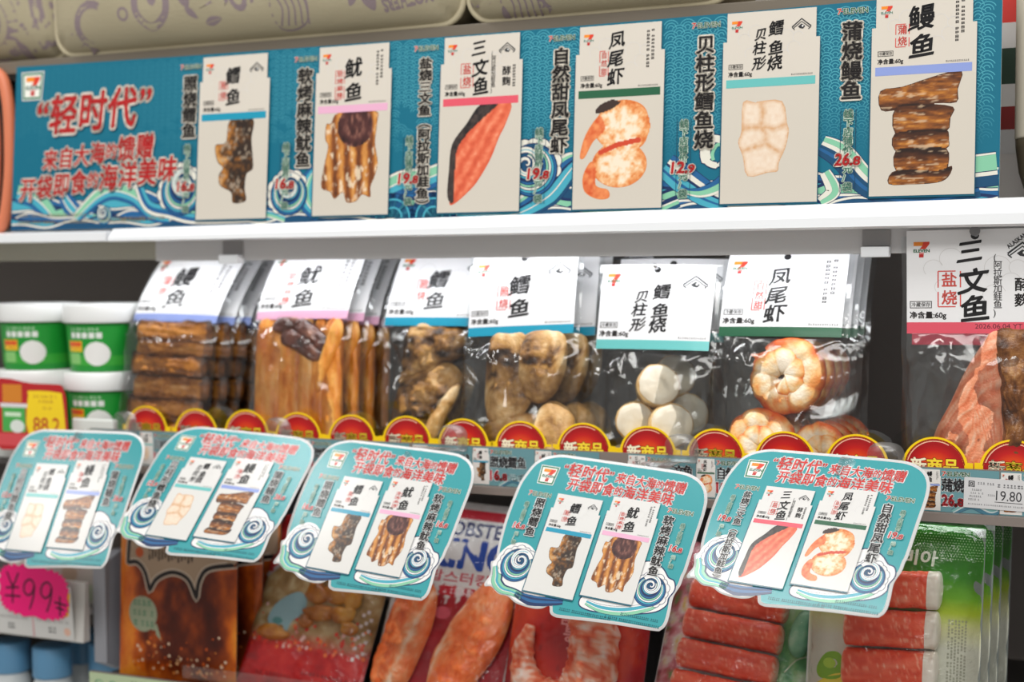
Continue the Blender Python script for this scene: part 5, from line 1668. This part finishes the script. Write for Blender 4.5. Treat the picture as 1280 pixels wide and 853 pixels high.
wr = lambda x, y: .0006 * math.sin(y * .42 + .05 * x + 5 * noise.noise(Vector((x * .03, y * .03, 2)))) - .0016 * max(0, .18 - abs(noise.noise(Vector((x * .035, y * .05, 7))))) / .18
s1 = puff('surimi_piece', [(-79, 30), (-76, 64), (-70, 112), (-60, 138), (-40, 142), (-22, 128), (-18, 96), (-24, 60), (-34, 24), (-50, 8), (-68, 12)], .014, MEATDULL, lb, z0=.010, amp=.002, sc=.001, ridge=wr, seed=1, p=2.4, ns=70, col=sur_col(1))
puff('surimi_piece', [(-6, 12), (-10, 52), (2, 92), (22, 132), (44, 156), (60, 152), (72, 122), (66, 78), (46, 36), (32, 8), (12, 2)], .016, MEATDULL, lb, z0=.011, amp=.002, sc=.001, ridge=wr, seed=5, p=2.4, ns=70, col=sur_col(5))
front_film(lb, .164, .236, .027, 9)

# --- red pouch with curled lobster tail
def rl_col(X, Y):
    d = np.hypot(X + 8, Y - 96)
    c = ramp(np.clip(d / 110, 0, 1) + .25 * (fbm(X * .06, Y * .06) - .5), [(0, (150, 14, 20)), (.35, (196, 36, 26)), (.55, (216, 66, 30)), (.72, (176, 16, 26)), (1, (142, 6, 18))])
    return c
def rl_draw(P):
    c = lin((224, 150, 146))
    for i, (ch, x, y) in enumerate((('맛', -34, 152), ('새', -22, 134), ('롬', -12, 116), ('통', -6, 99), ('살', -1, 83))): P.text(ch, c, 2, cell=(x, y, 19, 19), bold=.02)
    r = random.Random(6)
    for i in range(16): P.rect(-56 + 6.5 * (i % 6) + i, 60 + 9 * (i % 5) + 22 * (i // 6), -52 + 6.5 * (i % 6) + i, 66 + 9 * (i % 5) + 22 * (i // 6), lin((170, 30, 24)), 1)
rl = pouch_root('lobster_pouch', -.520, -.002, 17, 2.0, 'glossy red pouch with a curled lobster tail under the fourth hanging card', 'pouch')
back_sheet(rl, 152, 205, rl_col, rl_draw, .006, 12, 2.2)
def tail_col(P3):
    t = []
    for v in P3:
        p = Vector(v)
        t.append(.42 + .55 * noise.noise(p * 70) + .45 * noise.noise(p * 190) + .25 * noise.noise(Vector((p.x * 40, p.y * 300, 0))))
    return ramp(np.array(t), [(0, (214, 70, 34)), (.3, (234, 112, 70)), (.5, (244, 160, 124)), (.7, (248, 206, 184)), (1, (252, 236, 226))])
TAIL = food('lobster tail meat', [(.28, (216, 84, 48)), (.45, (232, 120, 82)), (.58, (240, 170, 136)), (.75, (246, 218, 200))], 22, .26, (1, 1, 1), .8, .5, 5, .9)
tp = smooth_loop([(-50, 104), (-55, 78), (-50, 52), (-34, 34), (-10, 28), (12, 40), (22, 64), (22, 96), (14, 126), (8, 140)], 14, False)
tr_ = np.interp(np.linspace(0, 1, len(tp)), [0, .1, .3, .5, .65, .85, 1], [4, 11, 19, 24, 28, 26, 18])
t = MB().tube([(x / 1000, y / 1000, .012) for x, y in tp], [(v + .9 * math.sin(i * .9)) / 1000 for i, v in enumerate(tr_)], 32, .62, (0, 0, 1))
t.move(lambda v: v + Vector((noise.noise(v * 90), noise.noise(v * 90 + Vector((5, 0, 0))), noise.noise(v * 120 + Vector((0, 5, 0))))) * .0022)
to = t.build('lobster_tail', MEATDULL, rl, True)
ink(to.data, tail_col(t.V))
front_film(rl, .152, .205, .030, 14, amp=.004)

# --- crab stick packs
CRAB = food('crab stick red', [(.25, (194, 48, 30)), (.5, (214, 74, 52)), (.68, (226, 104, 80)), (.85, (238, 160, 140))], 26, .32, (.45, 2.2, 1.2), .5, .35, 5, .5)
CRABW = food('crab stick white', [(.3, (218, 206, 190)), (.7, (236, 228, 216))], 60, .4, (1, 1, 1), .3, .3)
def stick(root, x0, x1, y, r, seed, slope=0.0, white=None):
    """one surimi stick in its own wrinkled wrap: rounded square bar"""
    b = MB()
    nu, seg = 60, 36
    V, F, Cc = [], [], []
    for i in range(nu + 1):
        u = i / nu
        e = min(1, min(u, 1 - u) / .04) ** .4 if 0 < u < 1 else .05
        e = max(.05, e)
        x = x0 + (x1 - x0) * u
        for k in range(seg):
            a = 2 * math.pi * k / seg
            ca, sa = math.cos(a), math.sin(a)
            q = (abs(ca) ** 3.2 + abs(sa) ** 3.2) ** (-1 / 3.2)
            nz = .05 * noise.noise(Vector((u * 6 + seed, ca * 1.5, sa * 1.5))) + .035 * noise.noise(Vector((u * 16, ca * 3 + seed, sa * 3)))
            rr = r * e * q * (.92 + nz)
            fib = noise.noise(Vector((u * 3 + seed, ca * 9, sa * 9 + seed)))
            wrk = noise.noise(Vector((u * 9 + ca * 3 + seed, u * 4 - ca * 4, sa * 2)))
            Cc.append(.34 + .30 * fib + .38 * nz / .05 * .35 + .9 * max(0, abs(wrk) < .045) * .3 + .55 * max(0, .06 - min(u, 1 - u)) / .06)
            rr -= r * .03 * (abs(wrk) < .05)
            V.append((x / 1000, (y + slope * (u - .5) * (x1 - x0) + rr * ca) / 1000, (.0115 * 1000 + rr * .82 * sa) / 1000))
    for i in range(nu):
        for k in range(seg): F.append((i * seg + k, i * seg + (k + 1) % seg, (i + 1) * seg + (k + 1) % seg, (i + 1) * seg + k))
    F += [tuple(range(seg)), tuple(nu * seg + k for k in range(seg))]
    o = b.add(V, F).build('crab_stick', MEATDULL, root, True)
    ink(o.data, ramp(np.array(Cc), [(0, (206, 52, 26)), (.3, (226, 78, 48)), (.5, (234, 106, 74)), (.75, (244, 160, 130)), (1, (250, 214, 192))]))
    if white:
        w = MB()
        V2 = [v for i in range(nu + 1) if i >= nu - white for v in V[i * seg:(i + 1) * seg]]
        V2 = [(a, y / 1000 + (b_ - y / 1000) * 1.02, .0115 + (c_ - .0115) * 1.03) for a, b_, c_ in V2]
        m = len(V2) // seg
        F2 = [(i * seg + k, i * seg + (k + 1) % seg, (i + 1) * seg + (k + 1) % seg, (i + 1) * seg + k) for i in range(m - 1) for k in range(seg)] + [tuple((m - 1) * seg + k for k in range(seg))]
        w.add(V2, F2).build('white_end', CRABW, o, True)
    return o

def cr_col(X, Y):
    c = ramp(fbm(X * .05, Y * .05), [(0, (196, 204, 196)), (1, (226, 228, 222))])
    n = fbm(X * .11 + 7, Y * .09)
    l = ramp(n, [(.2, (104, 150, 84)), (.36, (188, 84, 96)), (.5, (224, 160, 166)), (.64, (240, 232, 224)), (.8, (226, 196, 96))])
    r = ramp(fbm(X * .09 + 31, Y * .07), [(.2, (60, 140, 92)), (.42, (110, 182, 110)), (.6, (170, 210, 150)), (.8, (214, 230, 206))])
    c[X < -55] = l[X < -55]
    c[X > 42] = r[X > 42]
    return c
def cr_draw(P):
    P.rect(-79, 0, -73, 205, lin((224, 226, 226)), 1); P.rect(73, 0, 79, 205, lin((212, 214, 216)), 1)
    P.poly(smooth_loop([(-72, 30), (-60, 40), (-56, 20), (-66, 6), (-73, 10)], 3), lin((120, 190, 150)), 2)
    for q in range(5): P.stroke(smooth_loop([(50, 20 + 34 * q), (60, 34 + 34 * q), (72, 40 + 34 * q)], 4, False), 1.6, lin((206, 226, 190)), 2)
c1 = pouch_root('crab_stick_pack', -.3585, -.002, 25, 4.5, 'clear pack of red crab sticks over green leaves below the rightmost hanging card', 'food pack')
back_sheet(c1, 158, 205, cr_col, cr_draw, .003, 21, 3)
for i, y in enumerate([24, 55.5, 87, 118, 149, 178]): stick(c1, -60 + .6 * i, 46 + .2 * i, y, 15.6, i * 3.7, -.02)
puff('salad_leaf', [(52, 110), (50, 130), (58, 150), (72, 150), (73, 120), (64, 104)], .007, food('pale green leaf', [(.3, (90, 166, 126)), (.6, (140, 200, 160)), (.8, (196, 226, 200))], 40, .25), c1, z0=.008, sc=.001, amp=.001)
front_film(c1, .156, .205, .029, 17, amp=.0035)

def rc_col(X, Y):
    c = ramp(Y / 236.0, [(0, (196, 198, 186)), (.52, (206, 206, 190)), (.60, (206, 206, 150)), (.66, (170, 190, 40)), (.72, (100, 156, 24)), (.80, (50, 122, 22)), (1, (34, 102, 22))])
    return c
def rc_draw(P):
    P.rect(-80, 0, -73, 236, lin((190, 192, 190)), 1); P.rect(71, 0, 80, 236, lin((120, 126, 122)), 1)
    P.rect(-80, 228, 80, 236, lin((176, 184, 178)), 2)
    for i in range(60):
        for q in range(10): P.disc(-76 + 2.6 * i + (q % 2) * 1.3, 206 + 2.5 * q, .55, lin((150, 190, 130)), 3, n=6)
    P.text('비아', lin((214, 226, 206)), 4, box=(6, 198, 37, 212), bold=.03, shear=.12)
    g = lin((160, 160, 140))
    for q in range(6): P.micro(50 + 3 * q, 10, 51.6 + 3 * q, 150, g, 3, 3, True, q)
    P.poly(smooth_loop([(-70, 92), (-62, 106), (-50, 108), (-44, 98), (-48, 84), (-66, 82)], 4), lin((126, 176, 30)), 3)
    P.poly(smooth_loop([(-72, 74), (-56, 86), (-42, 88), (-36, 74), (-50, 62), (-70, 62)], 4), lin((232, 210, 66)), 3)
    P.disc(-58, 97, 6, lin((168, 204, 60)), 4, 5)
R1 = (-.197, -.002)
c2 = pouch_root('crab_stick_pack', R1[0], R1[1], 8, 1.0, 'foremost green topped pack of red crab sticks with white ends at the lower right', 'food pack', 'green topped crab stick packs')
back_sheet(c2, 160, 237, rc_col, rc_draw, .002, 31, 2.4)
for i, y in enumerate([26, 63, 100.5, 137, 174, ]): stick(c2, -46 + .4 * i, 44 + .3 * i, y, 18.6, 50 + i * 2.9, .06, white=9)
front_film(c2, .157, .2365, .033, 27, amp=.0035)
for j, (dx, dy, dz) in enumerate([(.005, .042, -.004), (.010, .082, -.010), (.016, .122, -.016)]):
    c = copy_tree(c2)
    c.matrix_world = frame((R1[0] + dx, R1[1] + dy, LZ0 + .0), 8, 0, 1.0)
    c['label'] = ['second', 'third', 'fourth'][j] + ' green topped crab stick pack from the front at the lower right'

# green printed ticket on the lower shelf's edge
P = Print()
GP = lin((188, 206, 168))
P.rect(0, 0, 190, 44, GP, 1)
for i in range(9):
    P.ring(14 + 20 * i, 30, 5, 6.4, lin((112, 168, 130)), 2, n=16)
    P.stroke([(4 + 20 * i, 20), (10 + 20 * i, 36), (16 + 20 * i, 22)], 1.4, lin((120, 176, 140)), 2)
P.micro(60, 34, 170, 39, lin((130, 160, 120)), 2, 5, False, 3)
o = P.build('shelf_ticket', SATIN, None, slab=([(0, 0), (190, 0), (190, 44), (0, 44)], .0005, GP))
o.matrix_world = frame((-1.104, -.0372, -.5135), roll=0)
tag(o, 'pale green printed ticket at the corner of the lower shelf below the brown sauce pouch', 'ticket')

# ------------------------------------------------------------------ lower left: pink star sticker, shelf tickets, bottles
def lin_frame(x, z, roll=0): return frame((x, -.0172, z), tilt=-5, roll=roll)
P = Print()
PK = lin((246, 8, 122))
star = [((52 + (2.2 if k % 2 else -1.6)) * math.copysign(abs(math.cos(a)) ** .55, math.cos(a)), (31 + (2 if k % 2 else -1.4)) * math.copysign(abs(math.sin(a)) ** .55, math.sin(a))) for k, a in enumerate(np.linspace(0, 2 * math.pi, 57)[:-1])]
P.poly(star, PK, 1)
BK = lin((60, 6, 44))
def pen(pts, w=2.6): P.stroke(smooth_loop(pts, 6, False), w, BK, 2)
pen([(-40, 20), (-34, 8), (-31, 2)]); pen([(-22, 21), (-28, 8), (-31, 2), (-32, -18)]); pen([(-42, 0), (-22, 3)]); pen([(-44, -10), (-20, -8)])
for ox in (0, 26):
    pen([(2 + ox, 10), (-4 + ox, 15), (-12 + ox, 10), (-14 + ox, 0), (-8 + ox, -5), (-1 + ox, 0), (2 + ox, 9), (0 + ox, -6), (-6 + ox, -22)])
pen([(32, -8), (50, -10)]); pen([(40, 0), (40, -24)]); pen([(34, -14), (46, -16)])
o = P.build('price_sticker', SATIN, None, slab=(star, .0004, PK))
o.matrix_world = frame((-1.196, -.0245, -.386), tilt=-3, roll=3)
tag(o, 'bright pink jagged price sticker handwritten ¥99 at the lower left', 'sticker')
P = Print()
Wt = lin((206, 206, 204))
for i, x in enumerate((0, 62)):
    P.rect(x, 0, x + 60, 66, Wt, 1)
    P.micro(x + 4, 20, x + 52, 23, lin((140, 138, 138)), 2, 3, False, i)
    P.micro(x + 22, 7, x + 34, 14, lin((60, 60, 62)), 2, 4, False, i + 5)
P.line(61, 0, 61, 30, 1.5, lin((214, 130, 140)), 2)
P.poly([(104, 26), (116, 30), (121, 58), (112, 60)], lin((250, 190, 30)), 3)
P.disc(112, 10, 5, lin((222, 180, 160)), 2)
o = P.build('shelf_ticket', SATIN, None, slab=([(0, 0), (122, 0), (122, 66), (0, 66)], .0005, Wt))
o.matrix_world = frame((-1.262, -.0188, -.4415), tilt=-5)
tag(o, 'white printed shelf tickets behind the pink price sticker', 'ticket')
# carton of sweets on the side shelf, just above its rail
bx = tag(empty('carton', (-1.190, .06, -.404)), 'pale printed carton behind the leftmost hanging card and the pink sticker', 'carton')
MB().box(-.075, -.05, 0, .058, .05, .085, .002).build('body', plain('pale carton', (198, 192, 184), .5), bx)
P = Print()
P.rect(-74, 1, 57, 84, lin((198, 192, 184)), 0); P.disc(36, 56, 15, lin((110, 50, 26)), 1, 13); P.disc(38, 57, 7, lin((222, 196, 176)), 2, 6)
P.disc(20, 36, 12, lin((186, 168, 146)), 1, 10); P.rect(18, 4, 54, 24, lin((176, 186, 160)), 1); P.micro(-60, 66, -10, 72, lin((120, 120, 124)), 1, 5, False, 3)
o = P.build('printed_face', SATIN, bx)
o.matrix_world = frame((-1.190, .0098, -.404))
bpy.context.view_layer.update()
o.matrix_parent_inverse = bx.matrix_world.inverted()
# shelf below for the bottles
fs = tag(empty('bottle_shelf', (-1.5, .2, -.60)), 'dark lower left shelf holding the blue capped bottles', 'shelf')
part(MB().box(-2.0, -.02, -.606, -1.128, .455, -.598), 'deck', DARKMETAL, fs)
part(MB().box(-2.0, -.026, -.63, -1.128, -.0205, -.590, .001), 'front_edge', GREYMETAL, fs)
BLUECAP = plain('light blue cap', (98, 152, 192), .35)
MILK = plain('white bottle plastic', (214, 220, 222), .35)
bt = None
for i, (x, y, lab) in enumerate([(-1.222, .035, 'blue capped white bottle in front at the lower left corner'), (-1.288, .035, 'blue capped white bottle at the very left edge of the picture'), (-1.232, .105, 'blue capped bottle in the shade behind the front one'), (-1.168, .075, 'blue capped bottle in the shade near the grey bracket')]):
    if bt is None:
        bt = empty('bottle')
        MB().lathe([(.020, 0), (.0235, .002), (.025, .01), (.025, .075), (.023, .085), (.0215, .088), (.0215, .094)], 36).build('body', MILK, bt, True)
        MB().lathe([(.0236, .0925), (.0240, .094), (.0240, .128), (.0225, .1305), (.020, .1315), (.001, .1315)], 40).build('cap', BLUECAP, bt, True)
        r = bt
    else: r = copy_tree(bt)
    r.location = (x, y, -.598)
    tag(r, lab, 'bottle', 'blue capped bottles at the lower left')

# ------------------------------------------------------------------ padded printed pouches on the top shelf
CREAM = printed('printed cream fabric', .85, 0, .15, .12, 260)
FAB, PUR = lin((170, 161, 136)), lin((140, 126, 130))
def pad(x0, x1, z0, h, yf, depth, label, draw, seed, roll=0.0):
    w = (x1 - x0) * 1000
    hh = h * 1000
    def bulge(x, y):
        a, b = np.clip(np.abs(x / (w / 2)), 0, 1), np.clip(np.abs((y / hh - .5) * 2), 0, 1)
        return .034 * (1 - a ** 7) ** .6 * (1 - b ** 3.2) ** .55
    root = tag(empty('padded_pouch', mat=frame(((x0 + x1) / 2, yf, z0), -2, 0, roll)), label, 'padded pouch', 'cream printed padded pouches on the top shelf')
    P = Print()
    P.raster(lambda X, Y: (np.tile(np.array(FAB), (len(X), 1)), np.ones(len(X), bool)), -w / 2, 0, w / 2, hh, 6, 0)
    draw(P, w, hh)
    # squash the square sheet to a rounded outline, then fill it
    def wp(V):
        V = V.copy()
        X, Y = V[:, 0] * 1000, V[:, 1] * 1000
        V[:, 2] += bulge(X, Y) + .0008 * np.sin(X * .05 + seed) * np.sin(Y * .07)
        rc = 26.0
        dx = np.maximum(np.abs(X) - (w / 2 - rc), 0)
        dy = np.maximum(np.abs(Y - hh / 2) - (hh / 2 - rc), 0)
        m = np.maximum(dx, dy)
        l = np.hypot(dx, dy)
        k = np.where(l > 0, m / np.maximum(l, 1e-6), 1)
        V[:, 0] = np.sign(X) * (np.abs(X) - dx + dx * k) / 1000
        V[:, 1] = (hh / 2 + np.sign(Y - hh / 2) * (np.abs(Y - hh / 2) - dy + dy * k)) / 1000
        return V
    P.build('front_panel', CREAM, root, warp=wp, lz=6e-5)
    B = Print()
    B.raster(lambda X, Y: (np.tile(np.array(FAB), (len(X), 1)), np.ones(len(X), bool)), -w / 2, 0, w / 2, hh, 6, 0)
    def wb(V):
        Z = wp(V)
        Z[:, 2] = -depth - (Z[:, 2])
        return Z
    B.build('back_panel', CREAM, root, warp=wb)
    rc = .026
    loop = []
    W2, H = w / 2000, h
    for cx, cy, a0 in ((W2 - rc, H - rc, 0), (-W2 + rc, H - rc, 90), (-W2 + rc, rc, 180), (W2 - rc, rc, 270)):
        for a in np.linspace(a0, a0 + 90, 8): loop.append((cx + rc * math.cos(math.radians(a)), cy + rc * math.sin(math.radians(a)), 0))
    loop.append(loop[0])
    sd = MB()
    n = len(loop)
    sd.add(loop + [(a, b, -depth) for a, b, c in loop], [(i, i + 1, n + i + 1, n + i) for i in range(n - 1)])
    sd.build('side_band', plain('cream fabric', (166, 156, 130), .85, bump=.1, bscale=300), root, True)
    MB().tube([(a, b, .001) for a, b, c in loop], .0036, 10, caps=False).build('piping', plain('pale piping', (188, 178, 150), .8), root, True)
    return root

def motifs(P, items):
    for it in items:
        k, x, y, s = it[:4]
        y -= 14
        a = math.radians(it[4]) if len(it) > 4 else 0
        tr = lambda pts: [(x + s * (u * math.cos(a) - v * math.sin(a)), y + s * (u * math.sin(a) + v * math.cos(a))) for u, v in pts]
        if k == 'ring': P.ring(x, y, s * .62, s, PUR, 1)
        elif k == 'drop': P.poly(smooth_loop(tr([(0, -1), (.5, -.2), (.3, .6), (0, 1), (-.35, .5), (-.5, -.3)]), 4), PUR, 1)
        elif k == 'pear':
            P.stroke(smooth_loop(tr([(-.1, 1.1), (-.6, .6), (-.7, -.3), (-.1, -.9), (.6, -.5), (.7, .2), (.2, .5), (.1, 0), (-.1, .5)]), 6), s * .3, PUR, 1)
        elif k == 'spiky':
            P.ring(x, y, s * .55, s * .8, PUR, 1, 60, 250)
            for q in range(8):
                b = math.radians(70 + 24 * q)
                P.poly([(x + s * .75 * math.cos(b - .14), y + s * .75 * math.sin(b - .14)), (x + s * 1.1 * math.cos(b), y + s * 1.1 * math.sin(b)), (x + s * .75 * math.cos(b + .14), y + s * .75 * math.sin(b + .14))], PUR, 1)
        elif k == 'shell':
            for q in range(5): P.stroke(smooth_loop(tr([(-.9 + .4 * q, .8), (-.5 + .35 * q, 0), (-.8 + .4 * q, -.8)]), 5, False), s * .1, PUR, 1)
            P.stroke(smooth_loop(tr([(-1, .8), (.8, .6), (.7, -.7), (-.9, -.9)]), 5), s * .08, PUR, 1)
        elif k == 'leaf':
            P.poly(smooth_loop(tr([(-1, 0), (-.2, .45), (1, 0), (-.2, -.4)]), 4), PUR, 1)
            P.stroke(tr([(-.9, 0), (.9, 0)]), s * .06, FAB, 2)
        elif k == 'star':
            for q in range(6):
                b = q * math.pi / 3
                P.stroke([(x, y), (x + s * math.cos(b), y + s * math.sin(b)), (x + s * .7 * math.cos(b + .5), y + s * .7 * math.sin(b + .5))], s * .09, PUR, 1)
        else:
            w_ = len(k) * s * .62
            V = Print(); V.text(k, PUR, 1, box=(-w_ / 2, -s / 2, w_ / 2, s / 2), bold=.05)
            P.merge(V, 1, x, y, 0, a)
def draw_mid(P, w, h):
    motifs(P, [('spiky', -196, 42, 36), ('ring', -150, 52, 8), ('pear', -110, 62, 30), ('drop', -64, 66, 15, 20), ('leaf', -56, 46, 10, -40), ('star', -26, 80, 34), ('leaf', -28, 36, 12, 10), ('ONE', 22, 66, 28, 30), ('shell', 74, 42, 22, 0), ('ring', 104, 84, 20),
               ('drop', 152, 46, 9, -30), ('drop', 170, 48, 17, 20), ('MOTHERS', 214, 40, 13, 188), ('leaf', 208, 66, 22, -35), ('leaf', -6, 60, 8, 80), ('ring', 190, 92, 14), ('leaf', 120, 62, 10, 30)])
def draw_left(P, w, h):
    motifs(P, [('ring', 40, 60, 44), ('ring', 36, 62, 22), ('NE', 106, 74, 34, 8), ('NZ', 110, 40, 26, 10), ('drop', 82, 26, 14, 30), ('leaf', 66, 24, 10, 0)])
def draw_right(P, w, h):
    motifs(P, [('leaf', -112, 42, 30, 30), ('shell', -74, 26, 20, 0), ('spiky', -40, 30, 16), ('ring', -4, 60, 28), ('pear', 50, 70, 22), ('leaf', 86, 40, 16, 20), ('drop', -96, 18, 8)])
yf = .030
pA, pB = at(72, 62, yf), at(583, 27, yf)
pad(-1.183, -.643, .2575, .165, .03, .10, 'middle cream padded pouch with purple printed motifs above the banner', draw_mid, 1)
pad(-1.46, -1.186, .2585, .165, .055, .10, 'leftmost cream padded pouch with purple motifs, partly cut by the picture edge', draw_left, 2)
pad(-.6365, -.352, .2575, .165, .03, .10, 'rightmost cream padded pouch with purple motifs above the prawn picture', draw_right, 3)

# ------------------------------------------------------------------ left edge: orange tag bag; right edge: striped carton and flask
ob = tag(empty('orange_bag', (-1.298, .03, .047)), 'orange rimmed bag with white cord at the left edge beside the banner', 'bag')
ol = smooth_loop([(-.05, .012), (0, .003), (.030, .010), (.043, .06), (.046, .12), (.043, .165), (.032, .192), (0, .199), (-.05, .19), (-.062, .1)], 8)
MB().tube([(x, -.012, z) for x, z in ol] + [(ol[0][0], -.012, ol[0][1])], .0075, 12, caps=False).build('rim', plain('orange vinyl', (222, 128, 92), .45), ob, True)
n = len(ol)
MB().add([(x * .93, -.004, .004 + z * .95) for x, z in ol] + [(x * .93, .02, .004 + z * .95) for x, z in ol], [tuple(range(n)), tuple(range(2 * n - 1, n - 1, -1))] + [(i, (i + 1) % n, n + (i + 1) % n, n + i) for i in range(n)]).build('body', plain('black fabric', (26, 24, 24), .7), ob)
il = [(x * .70 - .008, z * .80 + .016) for x, z in ol]
MB().add([(x, -.0075, z) for x, z in il] + [(x, -.0035, z) for x, z in il], [tuple(range(n)), tuple(range(2 * n - 1, n - 1, -1))] + [(i, (i + 1) % n, n + (i + 1) % n, n + i) for i in range(n)]).build('front_panel', plain('orange vinyl', (222, 128, 92), .45), ob)
MB().tube(smooth_loop([(-.04, -.016, .15), (.0, -.02, .135), (.02, -.021, .118), (.034, -.021, .098), (.026, -.021, .085), (.0, -.02, .088), (-.04, -.018, .095)], 6, False), .0016, 8).build('cord', plain('white cord', (226, 220, 210), .7), ob, True)

a, b = at(1248, 188, .10), at(1300, 188, .10)
sb = tag(empty('striped_carton', (a[0], .10, .047)), 'carton with red white and dark green stripes behind the right end of the banner', 'carton')
MB().box(0, 0.0005, 0, .085, .09, .235, .001).build('body', plain('white carton', (196, 192, 188), .5), sb)
P = Print()
zs = [(at(1262, y, .10)[2] - .047) * 1000 for y in (-30, 28, 60, 105, 133, 162, 192)]
for (z1, z0), c in zip(zip(zs[:-1], zs[1:]), ((196, 40, 30), (196, 194, 192), (20, 50, 34), (196, 194, 192), (128, 26, 26), (190, 190, 190))): P.rect(0, max(0, z0), 85, min(235, z1), lin(c), 1)
o = P.build('striped_face', SATIN, sb)
o.matrix_world = frame((a[0], .10, .047))
bpy.context.view_layer.update()
o.matrix_parent_inverse = sb.matrix_world.inverted()
fl = tag(empty('flask', (-.062, .045, .047)), 'beige flask with rounded dark base at the right edge', 'flask')
MB().lathe([(.006, 0), (.013, .004), (.020, .015), (.0265, .035), (.0295, .058), (.0298, .066)], 48).build('base', plain('dark bronze', (96, 88, 72), .35, .3), fl, True)
MB().lathe([(.0300, .066), (.0303, .068), (.0300, .20), (.028, .225), (.020, .232), (.001, .234)], 48).build('body', plain('beige flask enamel', (206, 200, 184), .4), fl, True)
